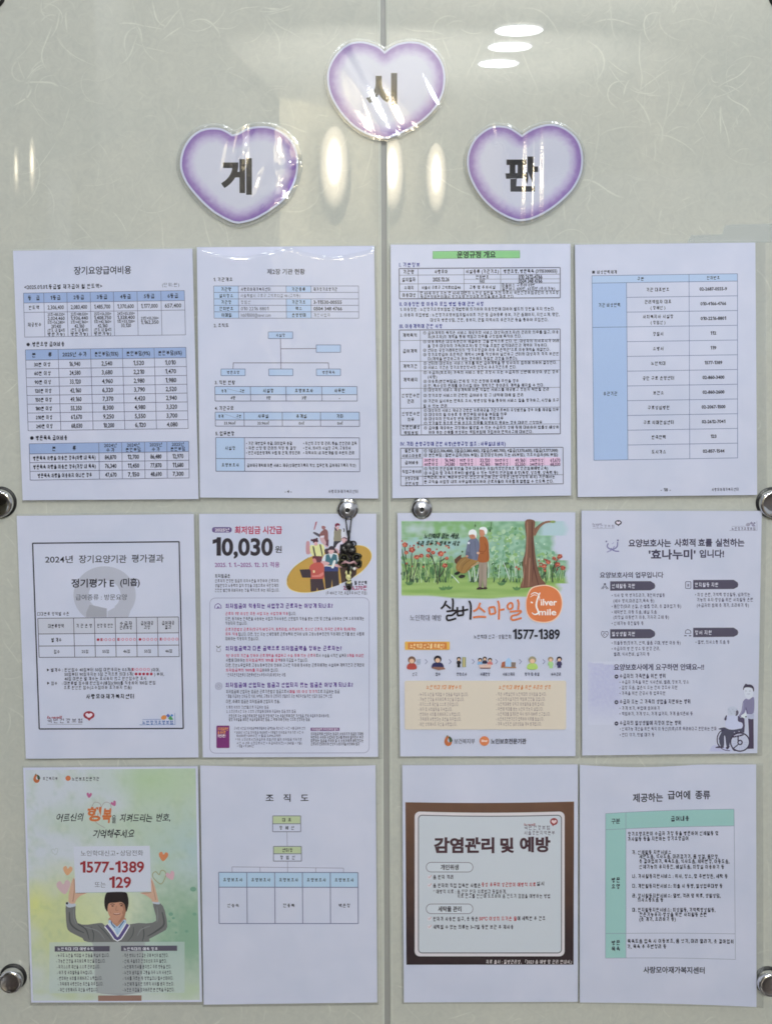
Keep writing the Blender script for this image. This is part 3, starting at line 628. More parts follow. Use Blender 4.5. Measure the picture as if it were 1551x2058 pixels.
for i, ls in enumerate([['대분류영역'], ['기 관 운 영'], ['환경 및 안전'], ['수급자', '권리보장'], ['급여제공', '과정'], ['급여제공', '결과']]):
    for j, t_ in enumerate(ls): c(0, i, t_, 31, .44 if i == 0 else .74 if len(ls) == 1 else (.58 if len(t_) > 2 else .28), b=.02, dy=(j - (len(ls) - 1) / 2) * 32)
c(1, 0, '별 개수', 34, .28, b=.02); c(2, 0, '점수', 32, .16, b=.014)
for i, t_ in enumerate(['25점', '55점', '46점', '55점', '46점']): c(2, i + 1, t_, 28, b=.01)
RD = K(176, 62, 92)
def stars(x, y, n, full, half=-1, st=30, r=11):
    for i in range(n):
        if i < full: p.ell(x + i * st, y, r, r, K(160, 30, 60), 'printed_picture', n=12)
        else: p.stroke([(x + i * st + r * .8 * math.cos(a), y + r * .8 * math.sin(a)) for a in [k * math.pi / 4 for k in range(8)]], 5, K(196, 120, 146), n=2, closed=True)
        if i == half: p.rect(x + i * st - r, y - r, x + i * st, y + r, K(150, 36, 66))
stars(753, 1088, 5, 1, 1); stars(912, 1086, 5, 0, 0); stars(1074, 1086, 5, 1); stars(1236, 1084, 5, 0, 0)
p.poly([(362, 1308), (380, 1320), (362, 1332)], INK, 'printed_lettering'); p.poly([(364, 1409), (382, 1421), (364, 1433)], INK, 'printed_lettering')
for (y, a_, b_, t_) in [(1318, 392, 1010, '별개수 : 환산점수 40점부터 50점 미만까지는 0.5개('), (1318, 1158, 1225, ')이며,'), (1352, 496, 1024, '50점부터 90점까지는 5점 간격으로 최대 5개('), (1352, 1182, 1258, ') 부여,'), (1386, 496, 1120, '40점 미만은 별 개수는 표시하지 않고 환산점수만 표시'), (1420, 395, 1190, '점수    : 대분류별 점수에 환산점수(배점)(100)를 적용하여 100점 만점'), (1454, 492, 1010, '으로 환산한 점수(소수점이하 표기하지 않음)')]: p.t(a_, b_, y, 29, t_, K(54, 52, 68), b=.012)
stars(1022, 1316, 5, 0, 0, 29); stars(1044, 1351, 5, 5, -1, 29)
p.t(662, 1028, 1522, 38, '사랑모아재가복지센터', b=.02)
def nhis(p, x, y, k=1.0, col=K(100, 96, 118), red=K(150, 44, 62), nm='국민건강보험', gray=False):
    p.t(x, x + 110 * k, y - 26 * k, 22 * k, 'h-well', red if not gray else col, b=.02, shear=.2)
    p.t(x, x + 268 * k, y, 36 * k, nm, col, b=.004)
    p.line(x, y + 28 * k, x + 268 * k, y + 28 * k, 2.5, col)
    cx, cy = x + 318 * k, y - 42 * k
    p.ell(cx, cy, 43 * k, 31 * k, red); p.poly([(cx - 20 * k, cy + 22 * k), (cx + 22 * k, cy + 22 * k), (cx + 2 * k, cy + 44 * k)], red)
    hh = [(0, 20), (-24, 4), (-26, -8), (-14, -16), (0, -9), (14, -16), (26, -8), (24, 4)]
    p.poly([(cx + a * k, cy + b * k) for a, b in hh], K(216, 204, 218), smooth=3)
nhis(p, 365, 1708)
def ltc(p, x0, x1, y, k=1.0, col=K(40, 90, 160), cs=None, tcol=None):
    p.t(x0, x1, y, 30 * k, '노인장기요양보험', tcol or col, b=.016)
    cs = cs or [K(206, 130, 60), K(90, 100, 180), K(70, 150, 90), K(60, 120, 190)]
    cx = x1 - 42 * k
    p.ell(cx - 28 * k, y - 38 * k, 22 * k, 17 * k, cs[0], rot=-.3); p.poly([(cx - 12 * k, y - 52 * k), (cx + 4 * k, y - 68 * k), (cx + 22 * k, y - 50 * k), (cx + 6 * k, y - 38 * k)], cs[1])
    p.poly([(cx + 4 * k, y - 32 * k), (cx + 24 * k, y - 52 * k), (cx + 46 * k, y - 22 * k), (cx + 20 * k, y - 18 * k)], cs[2]); p.ell(cx + 34 * k, y - 54 * k, 9 * k, 9 * k, cs[3])
    p.line(x0, y - 22 * k, cx - 50 * k, y - 24 * k, 3 * k, col); p.line(x0 - 22 * k, y + 18 * k, x1 + 16 * k, y + 16 * k, 3 * k, col); p.line(x1 + 14 * k, y - 72 * k, x1 + 16 * k, y + 16 * k, 3 * k, col)
ltc(p, 1092, 1326, 1722)
p.finish(sl=2, sr=5, st=4, sb=3)
# ---- notice 6: minimum wage leaflet with a group of workers
p = page('printed leaflet of workers on a mustard oval beside large figures, behind the hanging charm', [(400.5, 1032.8), (756, 1032.3), (759.6, 1521), (407.8, 1522.3)], (390, 1000, 3.81), slope=-.002)
PU = K(92, 62, 142); MG = K(178, 62, 104); GY = K(70, 68, 88)
p.rrect(138, 226, 290, 268, 20, fill=K(98, 78, 132)); p.t(160, 270, 247, 30, '2025년', K(214, 208, 226), b=.02)
p.t(312, 674, 249, 60, '최저임금 시간급', K(172, 40, 82), b=.034)
p.t(143, 604, 375, 134, '10,030', K(50, 44, 54), b=.032); p.t(620, 672, 397, 54, '원', K(50, 44, 54), b=.02)
p.t(160, 655, 514, 42, '2025. 1. 1.~2025. 12. 31. 적용', K(130, 66, 140), b=.016)
p.t(162, 276, 600, 30, '최저임금은', b=.03)
for i, t_ in enumerate(['근로자의 안정된 임금의 최저수준을 보장하여 근로자의', '생활안정과 노동력의 질적 향상을 꾀함으로써 국민경제의', '건전한 발전에 이바지하는 것을 목적으로 하는 제도입니다.']): p.t(162, 646 + (8 if i == 2 else 0), 637 + 36 * i, 27, t_, GY, b=.014)
# picture coordinates were read at another scale: the crop (560,1040) x 7.755
def W(x, y): return ((560 + x / 7.755 - 390) * 3.81, (1040 + y / 7.755 - 1000) * 3.81)
def wp(pts, col, sm=0): p.poly([W(*q) for q in pts], col, smooth=sm)
def ws(pts, w_, col, sm=4): p.stroke([W(*q) for q in pts], w_ * 3.81 / 7.755, col, n=sm)
OV = [(130, 1000), (145, 910), (260, 760), (480, 625), (760, 520), (1000, 460), (1210, 435), (1350, 460), (1430, 540), (1440, 640), (1370, 760), (1250, 870), (1050, 980), (800, 1090), (560, 1155), (350, 1165), (200, 1125), (140, 1060)]
wp([(x + (8 if x > 700 else -6), y + (8 if y > 800 else -6)) for x, y in OV], K(232, 206, 140), 4); wp(OV, K(186, 146, 60), 4)
ws([(470, 622), (380, 680), (250, 775), (160, 890), (140, 1000)], 7, K(120, 98, 66))
# back row: worker with red baton
wp([(575, 68), (602, 64), (560, 196), (546, 190)], K(164, 90, 108)); wp([(536, 238), (560, 225), (640, 262), (660, 300), (640, 308), (560, 262)], K(84, 80, 96), 3)
wp([(660, 225), (720, 180), (765, 215), (772, 310), (770, 420), (740, 450), (700, 380), (660, 320), (636, 270)], K(132, 86, 88), 3); wp([(668, 140), (700, 130), (732, 150), (715, 185), (680, 182)], K(150, 100, 104), 3)
wp([(640, 300), (690, 290), (725, 360), (770, 440), (760, 470), (720, 440), (660, 380)], K(196, 158, 168), 3); wp([(650, 288), (710, 280), (708, 312), (650, 318)], K(214, 202, 214)); wp([(745, 350), (780, 345), (775, 450), (735, 430)], K(96, 54, 74))
# back row: worker in khaki vest
wp([(846, 200), (880, 195), (880, 340), (846, 430), (800, 440), (802, 330), (820, 240)], K(196, 200, 220), 3)
wp([(868, 190), (940, 178), (980, 195), (985, 290), (975, 365), (860, 370), (862, 280)], K(142, 136, 118), 2); wp([(880, 120), (910, 150), (940, 130), (935, 180), (905, 215), (880, 180)], K(206, 166, 172), 3)
wp([(875, 115), (905, 88), (945, 96), (956, 128), (915, 128), (890, 150)], K(122, 42, 72), 3); wp([(868, 145), (890, 165), (915, 200), (905, 215), (870, 185)], K(70, 54, 66)); wp([(860, 370), (975, 366), (930, 420), (880, 470), (846, 480)], K(58, 56, 70))
wp([(975, 205), (1040, 200), (1050, 300), (985, 330)], K(204, 206, 224), 2); ws([(1008, 170), (1020, 195), (1012, 225)], 16, K(44, 44, 56))
# woman in yellow striped top
wp([(432, 380), (460, 368), (482, 385), (486, 470), (500, 540), (470, 575), (430, 560), (424, 470)], K(190, 140, 150), 3)
wp([(490, 440), (560, 430), (640, 415), (700, 430), (715, 500), (690, 600), (560, 600), (500, 560)], K(214, 214, 150), 3); wp([(527, 452), (548, 448), (582, 600), (556, 600)], K(52, 46, 56)); wp([(636, 420), (656, 418), (692, 590), (676, 610)], K(52, 46, 56))
wp([(550, 385), (600, 380), (608, 420), (590, 440), (560, 435)], K(206, 160, 166), 2); wp([(530, 345), (575, 328), (612, 350), (612, 385), (570, 378), (540, 400)], K(74, 42, 58), 3); wp([(500, 345), (520, 335), (536, 352), (522, 372), (502, 366)], K(74, 42, 58), 2); wp([(580, 320), (606, 318), (612, 338), (592, 346)], K(74, 42, 58), 2)
wp([(580, 600), (680, 605), (670, 700), (600, 720)], K(100, 52, 74))
# man with cap, purple apron
wp([(890, 460), (930, 400), (1000, 380), (1050, 420), (1060, 540), (950, 560), (890, 520)], K(206, 200, 220), 3); wp([(960, 420), (1040, 410), (1045, 550), (950, 550)], K(78, 40, 96)); wp([(985, 325), (1060, 322), (1058, 380), (1010, 400), (985, 370)], K(208, 166, 172), 3); wp([(975, 320), (990, 290), (1040, 285), (1070, 312), (1072, 335), (1030, 312)], K(206, 200, 216), 3); wp([(978, 328), (1020, 305), (1066, 325), (1060, 340), (1020, 322)], K(90, 54, 78), 2)
wp([(880, 480), (925, 500), (940, 550), (915, 565), (882, 540)], K(200, 158, 166), 2)
# black clad person at right
wp([(940, 560), (1000, 530), (1160, 540), (1240, 560), (1270, 620), (1262, 700), (1280, 760), (1230, 800), (1100, 790), (980, 780), (930, 700), (935, 620)], K(44, 36, 42), 3)
wp([(950, 780), (1160, 770), (1215, 800), (1210, 890), (1130, 960), (980, 1025)], K(70, 54, 52)); wp([(920, 700), (960, 688), (1000, 712), (985, 745), (930, 738)], K(204, 158, 166), 3); wp([(1190, 770), (1230, 735), (1275, 745), (1262, 780), (1210, 800)], K(204, 158, 166), 3); wp([(1090, 790), (1125, 780), (1140, 810), (1110, 826)], K(130, 130, 128), 2)
# man with hat and teal vest
wp([(670, 690), (700, 600), (760, 560), (900, 560), (930, 620), (930, 690), (720, 720)], K(206, 212, 228), 3); wp([(735, 590), (790, 565), (815, 640), (850, 565), (905, 585), (920, 740), (720, 745)], K(58, 108, 124)); wp([(712, 505), (770, 480), (870, 490), (920, 560), (820, 545), (740, 580)], K(70, 52, 64), 2)
wp([(775, 510), (860, 508), (852, 550), (815, 572), (785, 555)], K(210, 170, 174), 3); wp([(775, 495), (790, 455), (830, 445), (866, 460), (878, 500), (820, 492)], K(62, 52, 66), 2); wp([(778, 560), (815, 590), (852, 560), (815, 645)], K(206, 212, 230))
wp([(712, 760), (930, 760), (932, 840), (710, 840)], K(52, 66, 122)); wp([(705, 838), (930, 838), (945, 1050), (840, 1085), (832, 960), (820, 1090), (730, 1115)], K(54, 48, 60)); wp([(640, 700), (700, 680), (790, 705), (780, 730), (700, 770)], K(206, 160, 166), 3); wp([(880, 720), (990, 760), (975, 780), (880, 765)], K(206, 160, 166), 2)
wp([(855, 670), (890, 672), (880, 720), (855, 790), (820, 785), (828, 750)], K(214, 224, 240), 2); ws([(720, 752), (830, 762)], 12, K(218, 222, 236))
# woman with laptop in red
wp([(525, 620), (570, 600), (630, 630), (660, 720), (600, 730), (560, 700)], K(100, 48, 66), 3); wp([(530, 650), (570, 640), (592, 690), (570, 720), (540, 705)], K(200, 124, 124), 3); wp([(480, 770), (540, 715), (640, 700), (700, 740), (708, 850), (690, 960), (500, 955), (490, 860)], K(186, 82, 76), 3)
wp([(325, 812), (480, 805), (500, 830), (505, 940), (368, 938)], K(62, 52, 62)); wp([(520, 905), (620, 895), (690, 850), (700, 885), (650, 925), (530, 925)], K(206, 124, 118), 2); wp([(536, 824), (562, 822), (564, 862), (538, 864)], K(238, 206, 160)); wp([(492, 958), (688, 955), (720, 1125), (612, 1140), (600, 1090), (590, 1145), (500, 1158)], K(62, 50, 60))
p.t(1228, 1322, 652, 30, '월 환산액', b=.04); p.t(1142, 1320, 690, 38, '2,096,270원', K(150, 44, 100), b=.024); p.t(1010, 1322, 730, 27, '(주 40시간 기준, 유급주휴 8시간 포함)', GY, b=.008)
p.rrect(122, 768, 1340, 1956, 42, w=4, col=K(140, 140, 172))
for (y, x1, t_) in [(829, 1062, '최저임금이 적용되는 사업장과 근로자는 어떻게 되나요?'), (1154, 1130, '최저임금액과 다른 금액으로 최저임금액을 정하는 근로자는?'), (1434, 1216, '최저임금에 산입되는 임금과 산입되지 않는 임금은 어떻게 되나요?')]: p.t(243, x1, y, 38, t_, PU, b=.042)
for (y, a_, b_, t_, cc) in [(888, 242, 720, '근로자 1명 이상인 모든 사업 또는 사업장에 적용', MG), (888, 726, 782, '됩니다.', GY), (927, 242, 1300, '다만, 동거하는 친족만을 사용하는 사업과 가사사용인, 선원법의 적용을 받는 선원 및 선원을 사용하는 선박 소유자에게는', GY), (962, 242, 410, '적용되지 않습니다.', GY), (1008, 242, 1238, '근로기준법상 근로자(정규직·비정규직, 파트타임, 아르바이트, 청소년 근로자, 외국인 근로자 등)에게는', MG), (1045, 242, 335, '모두 적용', MG), (1045, 342, 1300, '됩니다. 다만, 정신 또는 신체장애로 근로능력이 현저히 낮아 고용노동부장관의 적용제외 인가를 받은 사람에', GY), (1080, 242, 498, '대하여는 적용되지 않습니다.', GY), (1209, 245, 930, '1년 이상의 기간을 정하여 근로계약을 체결하고 수습 중에 있는 근로자', MG), (1209, 935, 1165, '로서 수습을 시작한 날부터', GY), (1209, 1172, 1297, '3개월 이내인', MG), (1245, 245, 390, '사람에 대하여는', GY), (1245, 398, 662, '최저임금액의 10%를 감액', MG), (1245, 666, 872, '하여 지급할 수 있습니다.', GY), (1283, 245, 1300, '다만, 단순노무업무로 고용노동부장관이 정하여 고시한 직종에 종사하는 근로자에게는 수습여부·계약기간과 관계없이', GY), (1321, 245, 520, '최저임금액의 100%를 지급', MG), (1321, 524, 648, '하여야 합니다.', GY), (1357, 245, 700, '* 한국표준직업분류상 대분류9(단순노무종사자)에 해당하는 사람', K(96, 94, 118)), (1485, 247, 725, '최저임금에 산입되는 임금은 근로기준법상 임금으로서', GY), (1485, 731, 945, '매월 1회 이상 정기적', MG), (1485, 948, 1112, '으로 지급하는 임금', GY), (1520, 247, 1055, '* 매월 지급하는 상여금 및 식비, 숙박비, 교통비 등 근로자의 생활보조 또는 복리후생을 위한 성질의 임금 전부 산입', K(96, 94, 118)), (1561, 247, 658, '다만, 아래의 임금은 최저임금에 산입되지 않음.', GY), (1605, 249, 570, '1. 통화 이외의 것(현물)으로 지급하는 임금', K(96, 94, 118)), (1637, 249, 778, '2. 소정근로시간 또는 소정의 근로일에 대하여 지급하는 임금 외의 임금', K(96, 94, 118)), (1671, 268, 1037, '연장근로 또는 휴일근로에 대한 임금 및 연장·야간 또는 휴일근로에 대한 가산임금, 연차 유급휴가 미사용수당,', GY), (1699, 268, 885, '법정 주휴일을 제외한 유급휴일에 대한 임금, 그 밖에 이에 준하는 것으로 인정되는 임금', GY)]:
    p.t(a_, b_, y, 25 if y > 1590 or cc[0] > .2 else 28, t_, cc, b=.016 if cc is MG else .012)
# three round icons
p.stroke([(160, 850), (162, 828), (184, 812), (206, 828), (208, 850)], 5, PU); p.line(168, 848, 204, 846, 5, PU); p.ell(185, 840, 6, 8, PU)
p.stroke([(172, 1136), (188, 1150), (204, 1136)], 6, K(60, 58, 66), n=2); p.stroke([(178, 1155), (176, 1178), (202, 1178), (202, 1155)], 4, K(120, 118, 140), n=2)
p.stroke([(190 + 25 * math.cos(a), 1444 + 25 * math.sin(a)) for a in [k * .785 for k in range(8)]], 4, K(120, 118, 150), n=3, closed=True); p.stroke([(190, 1430), (204, 1444), (190, 1458), (176, 1444)], 5, K(70, 68, 96), n=1, closed=True)
p.rrect(172, 1746, 272, 1918, 8, fill=K(118, 46, 112))
for i, (t_, cc) in enumerate([('최저임금위반', K(226, 150, 60)), ('을 하시면', K(226, 150, 60)), ('위반이란?', K(220, 210, 226))]): p.t(184, 262 - 20 * (i > 0), 1771 + 27 * i, 24, t_, cc, b=.03)
for (y, a_, b_, t_) in [(1766, 307, 850, '고시된 시간급 최저임금액에 미달하는 금액임을 계산시간 × 시간 수를 곱하여 산정'), (1798, 310, 838, '* 2025년 시간급 최저임금 10,030원 × 1개월의 최저임금 적용기준 시간 수'), (1823, 325, 662, '10,030원×209시간 = 월급 2,096,270원'), (1852, 318, 825, '* 1주 소정근로시간(유급주휴 포함)기준 월의 최저임금 적용기준'), (1880, 328, 825, '시간 수 (1주 소정근로시간 + 유급처리시간) × (365일 ÷ 7일)'), (1903, 330, 458, '÷ 12월 = 약 209시간')]: p.t(a_, b_, y, 22, t_, K(84, 82, 108), b=.008)
p.rect(892, 1762, 1113, 1787, K(120, 84, 134), 'printed_table'); p.t(905, 1100, 1774, 19, '최저임금액 주지의무와 벌칙', K(214, 206, 224), b=.01)
for i, t_ in enumerate(['최저임금액에 산입되는 임금의 사용자가가 임금의 기재등', '위반하는 자이며 사업하는 법규를 통하여 벌칙당시 부과', '미만하는 임금을 주어야 할 시 사용자에게 해당한다는', '근로자의 권리보호와 안정적 노동가격을 보장해야 함과']): p.t(895, 1295 - 30 * (i == 3), 1809 + 26 * i, 24, t_, K(60, 58, 76), b=.014)
p.finish(sl=4, sr=9, st=3, sb=4)

# ---- notice 7: elder abuse prevention poster with watercolour garden
p = page('poster with a watercolour of two grey haired figures in a garden and an orange disc', [(798.4, 1031), (1155.3, 1029.7), (1155.9, 1519.7), (804.1, 1520.2)], (780, 1000, 3.81), slope=.0)
def mixc(a, b, k): k = max(0, min(1, k)); return tuple(a[i] * (1 - k) + b[i] * k for i in range(4))
PW = K(193, 197, 218)
def garden(x, y):
    f1 = nz(x * .006, y * .018, 3) ; f2 = nz(x * .02, y * .03, 7); f3 = nz(x * .05, y * .012, 9)
    c = mixc(K(140, 176, 140), K(160, 190, 180), .5 + f1 * 1.2)
    if y < 320: c = mixc(K(122, 170, 112), c, (y - 190) / 150 + f2)
    if y < 300 and x < 420: c = mixc(c, K(178, 194, 200), .9 * max(0, 1 - abs(x - 220) / 180) * max(0, 1 - abs(y - 235) / 60) + f2 * .3)
    if 300 < y < 460: c = mixc(c, K(150, 188, 190), .5 + f2)
    g = (y - 400 + 60 * f1) / 170
    if g > 0:
        c = mixc(c, mixc(K(84, 130, 84), K(130, 164, 92), .5 + f3 * 1.6), g)
    if x > 720: c = mixc(c, mixc(K(110, 160, 130), K(146, 186, 160), .5 + f2 * 1.4), min(1, (x - 720) / 120) * (1 if y < 620 else 0) * .8)
    if y > 618: c = mixc(K(128, 166, 84), K(150, 180, 104), .5 + nz(x * .004, y * .03, 2) * 1.5)
    if y > 590 and y <= 630: c = mixc(c, K(128, 166, 84), (y - 590) / 40)
    # fades into the paper
    right = 1285 + 30 * f1 - (0 if y > 430 else 30) + (80 if y < 290 else 0) + (60 if 480 < y < 660 else 0)
    if y < 290 and x > 1130: c = mixc(c, K(170, 196, 206), (x - 1130) / 60)
    c = mixc(c, PW, (x - right) / 40)
    bot = 742 + 18 * nz(x * .004, 1.5, 4) + 26 * math.exp(-((x - 700) / 300) ** 2)
    c = mixc(c, PW, (y - bot) / 12)
    c = mixc(c, PW, (104 - x) / 6); c = mixc(c, PW, (184 - y) / 6)
    return c
p.img(98, 176, 1392, 790, 220, 104, garden)
rnd = random.Random(5)
def gp(x, y): return ((800 + x / 4.431 - 780) * 3.81, (1035 + y / 4.431 - 1000) * 3.81)
def gpoly(pts, col, sm=3): p.poly([gp(*q) for q in pts], col, smooth=sm)
def gst(pts, w_, col, n=4, taper=False): p.stroke([gp(*q) for q in pts], w_ * .86, col, n=n, taper=taper)
for i in range(420):      # foliage dabs behind the grass
    x = rnd.uniform(640, 1400) if i % 3 else rnd.uniform(40, 480); y = rnd.uniform(120 if x > 800 else 380, 560); q = gp(x, y)
    if y < 330 and x > 1180: continue
    p.ell(q[0], q[1], rnd.uniform(6, 26), rnd.uniform(5, 18), rnd.choice([K(120, 166, 118), K(92, 144, 100), K(146, 184, 140), K(158, 190, 150), K(108, 158, 128), K(134, 176, 112), K(170, 200, 166)]) if y < 430 else rnd.choice([K(70, 116, 72), K(86, 134, 80), K(112, 154, 84), K(60, 98, 66)]), rot=rnd.uniform(0, 3), n=7)
for i in range(150):      # grass blades and pale stems
    x = rnd.choice([rnd.uniform(40, 470), rnd.uniform(40, 470), rnd.uniform(620, 1120), rnd.uniform(1250, 1480)]); y0 = rnd.uniform(540, 610); hh = rnd.uniform(50, 190 if x < 1250 else 120)
    cc = rnd.choice([K(96, 140, 80), K(70, 112, 70), K(150, 184, 110), K(62, 96, 66), K(176, 200, 150)]) if x < 600 or x > 1200 else rnd.choice([K(170, 200, 180), K(196, 212, 200), K(90, 140, 104), K(72, 122, 90), K(130, 172, 130)])
    b_ = rnd.uniform(-28, 28); gst([(x, y0), (x + b_ * .3, y0 - hh * .5), (x + b_, y0 - hh)], rnd.uniform(3, 8), cc, 3, True)
for i in range(46):       # seed heads
    x = rnd.uniform(790, 1400); y = rnd.uniform(190, 480)
    q = gp(x, y); p.ell(q[0], q[1], rnd.uniform(3, 7), rnd.uniform(3, 7), rnd.choice([K(176, 204, 184), K(150, 190, 150), K(190, 210, 196)]), n=8)
for i in range(34):
    x = rnd.uniform(50, 460) if i % 2 else rnd.uniform(640, 1080); gst([(x, 600), (x + rnd.uniform(-20, 20), 570 - rnd.uniform(0, 30))], rnd.uniform(6, 16), rnd.choice([K(60, 94, 66), K(52, 84, 62)]), 2, True)
for (xa, ya, xb, yb) in [(640, 590, 620, 470), (680, 596, 672, 450), (690, 590, 715, 470), (990, 575, 930, 410), (800, 560, 800, 420), (540, 606, 470, 530)]: gst([(xa, ya), ((xa + xb) / 2 + 4, (ya + yb) / 2), (xb, yb)], 7, K(206, 216, 216), 3, True)
STM = K(58, 60, 54)
for (pts) in [[(80, 600), (70, 480), (40, 350), (35, 300)], [(100, 600), (120, 460), (118, 370), (128, 320)], [(120, 590), (160, 470), (180, 390)], [(350, 620), (330, 480), (300, 370), (270, 320)], [(355, 610), (372, 470), (380, 350)], [(360, 560), (400, 500), (420, 440)], [(372, 420), (410, 390), (440, 380)], [(72, 400), (60, 300), (62, 260)], [(1300, 560), (1310, 480), (1330, 420)], [(1370, 600), (1380, 470), (1430, 380)], [(1400, 520), (1420, 470), (1460, 450)], [(310, 400), (290, 370), (262, 362)]]: gst(pts, 9, STM, 5, True)
RF = [K(170, 76, 62), K(190, 100, 80), K(150, 60, 56)]
for (x, y, r) in [(60, 265, 24), (72, 335, 18), (122, 310, 28), (165, 375, 22), (205, 362, 20), (272, 312, 22), (265, 362, 18), (310, 335, 18), (378, 345, 26), (432, 385, 16), (415, 450, 22), (34, 232, 8), (1296, 455, 22), (1335, 420, 20), (1385, 385, 16), (1438, 368, 22), (1418, 440, 22), (1465, 472, 22), (1050, 465, 10), (1260, 455, 10), (1072, 480, 12)]:
    for k in range(5):
        a = k * 1.256 + x; q = gp(x + math.cos(a) * r * .55, y + math.sin(a) * r * .5); p.ell(q[0], q[1], r * .5, r * .42, RF[(k + int(x)) % 3], n=8)
    q = gp(x, y); p.ell(q[0], q[1], r * .22, r * .2, K(206, 150, 110), n=6)
for k_ in range(38):      # small blossoms among the stems
    x = rnd.uniform(40, 460) if k_ < 24 else rnd.uniform(1250, 1490); y = rnd.uniform(240, 470) if k_ < 24 else rnd.uniform(360, 500); q = gp(x, y)
    p.ell(q[0], q[1], rnd.uniform(4, 11), rnd.uniform(4, 9), RF[k_ % 3], n=7)
for (x, y) in [(400, 655), (450, 650), (100, 610), (920, 612), (1055, 655)]: gpoly([(x - 40, y - 15), (x - 10, y - 8), (x, y - 28), (x + 8, y - 8), (x + 36, y - 14), (x + 20, y + 12), (x - 20, y + 14)], K(84, 124, 76), 2)
# tree
TR = K(112, 78, 64)
gpoly([(1130, 52), (1212, 50), (1212, 120), (1205, 190), (1212, 280), (1222, 380), (1240, 470), (1270, 560), (1310, 620), (1200, 640), (1110, 650), (1085, 640), (1110, 560), (1108, 470), (1110, 400), (1128, 340), (1138, 200)], TR, 4)
gpoly([(1205, 130), (1250, 90), (1310, 55), (1385, 52), (1385, 66), (1310, 74), (1255, 120), (1215, 190)], K(128, 92, 74), 3)
for (pts, w_, cc) in [([(1150, 60), (1148, 200), (1140, 380), (1120, 520), (1105, 640)], 12, K(142, 106, 88)), ([(1190, 60), (1192, 240), (1200, 420), (1230, 560), (1250, 630)], 14, K(84, 54, 48)), ([(1170, 380), (1165, 500), (1160, 640)], 10, K(150, 114, 96)), ([(1205, 420), (1195, 520), (1190, 600)], 8, K(86, 56, 50)), ([(1130, 440), (1128, 540), (1122, 630)], 7, K(90, 60, 52)), ([(1290, 62), (1240, 100), (1215, 150)], 6, K(90, 62, 52))]: gst(pts, w_, cc, 4, True)
q = gp(1375, 60); p.ell(q[0], q[1], 22, 9, K(128, 150, 84))
# swing ropes
gst([(688, 60), (678, 130), (672, 190)], 4, K(110, 134, 96), 2); gst([(830, 60), (822, 120), (815, 150)], 6, K(74, 100, 70), 2); q = gp(816, 138); p.ell(q[0], q[1], 7, 12, K(66, 92, 60)); q = gp(685, 95); p.ell(q[0], q[1], 6, 10, K(80, 110, 70))
# seated woman: skirt, shoes, coat, face, hair
gpoly([(500, 398), (560, 352), (560, 380), (600, 376), (560, 430), (520, 440)], K(90, 60, 48), 2); gpoly([(512, 470), (530, 420), (580, 376), (640, 378), (710, 402), (690, 430), (650, 470), (600, 516), (560, 518), (530, 500)], K(142, 108, 58), 4)
gst([(560, 500), (585, 440), (640, 400)], 5, K(112, 82, 46)); gst([(600, 505), (650, 450), (700, 420)], 5, K(112, 82, 46)); gst([(535, 480), (556, 430), (600, 392)], 4, K(166, 130, 76))
gpoly([(500, 520), (530, 502), (550, 508), (540, 528), (510, 534)], K(40, 42, 40), 2); gpoly([(535, 550), (560, 530), (595, 538), (588, 556), (556, 564)], K(40, 42, 40), 2)
gpoly([(606, 300), (622, 232), (660, 210), (700, 212), (722, 260), (722, 360), (708, 402), (650, 392), (604, 368), (600, 330)], K(98, 104, 128), 4); gst([(640, 240), (636, 320), (650, 388)], 4, K(74, 78, 100)); gst([(680, 230), (690, 320), (692, 395)], 4, K(78, 82, 104)); q = gp(627, 250); p.ell(q[0], q[1], 9, 9, K(206, 208, 220))
gpoly([(608, 330), (630, 330), (660, 380), (640, 392), (606, 370)], K(84, 90, 112), 3); q = gp(612, 366); p.ell(q[0], q[1], 9, 8, K(190, 140, 116), n=10)
gpoly([(635, 168), (672, 160), (700, 175), (690, 205), (655, 214), (636, 200)], K(176, 118, 92), 3); gpoly([(624, 165), (636, 138), (668, 128), (694, 146), (698, 178), (690, 205), (680, 180), (660, 172), (630, 178)], K(212, 216, 222), 3); gst([(655, 186), (668, 188)], 4, K(110, 70, 60), 1)
# standing man: trousers, coat, face, hair, shoes
gpoly([(720, 418), (790, 420), (788, 520), (788, 640), (756, 645), (752, 540), (744, 650), (716, 652), (718, 540)], K(142, 128, 116), 2); gst([(742, 440), (744, 540), (740, 640)], 4, K(110, 98, 90)); gst([(772, 440), (770, 540), (768, 636)], 4, K(166, 152, 140)); gpoly([(696, 656), (720, 642), (755, 648), (752, 662), (705, 664)], K(62, 50, 48), 2); gpoly([(752, 652), (770, 640), (790, 646), (790, 660), (760, 662)], K(62, 50, 48), 2)
gpoly([(722, 215), (735, 190), (775, 196), (800, 240), (806, 320), (802, 412), (712, 416), (716, 340), (724, 280)], K(150, 86, 44), 4); gst([(770, 250), (782, 300), (760, 330), (716, 318)], 5, K(112, 60, 34)); gst([(712, 340), (760, 344)], 4, K(110, 60, 36), 1); gst([(790, 260), (796, 340), (790, 400)], 5, K(126, 70, 38)); gpoly([(700, 330), (722, 332), (720, 348), (700, 346)], K(200, 160, 136), 2)
gpoly([(722, 150), (728, 125), (760, 120), (772, 150), (766, 180), (745, 196), (726, 184)], K(180, 124, 98), 3); gpoly([(720, 128), (732, 110), (768, 106), (792, 130), (786, 168), (770, 166), (762, 138), (736, 130)], K(214, 218, 226), 3); gst([(650, 465), (690, 440), (716, 425)], 12, K(170, 140, 110), 2)
q = gp(570, 327); p.ell(q[0], q[1], 7, 8, K(70, 100, 60))
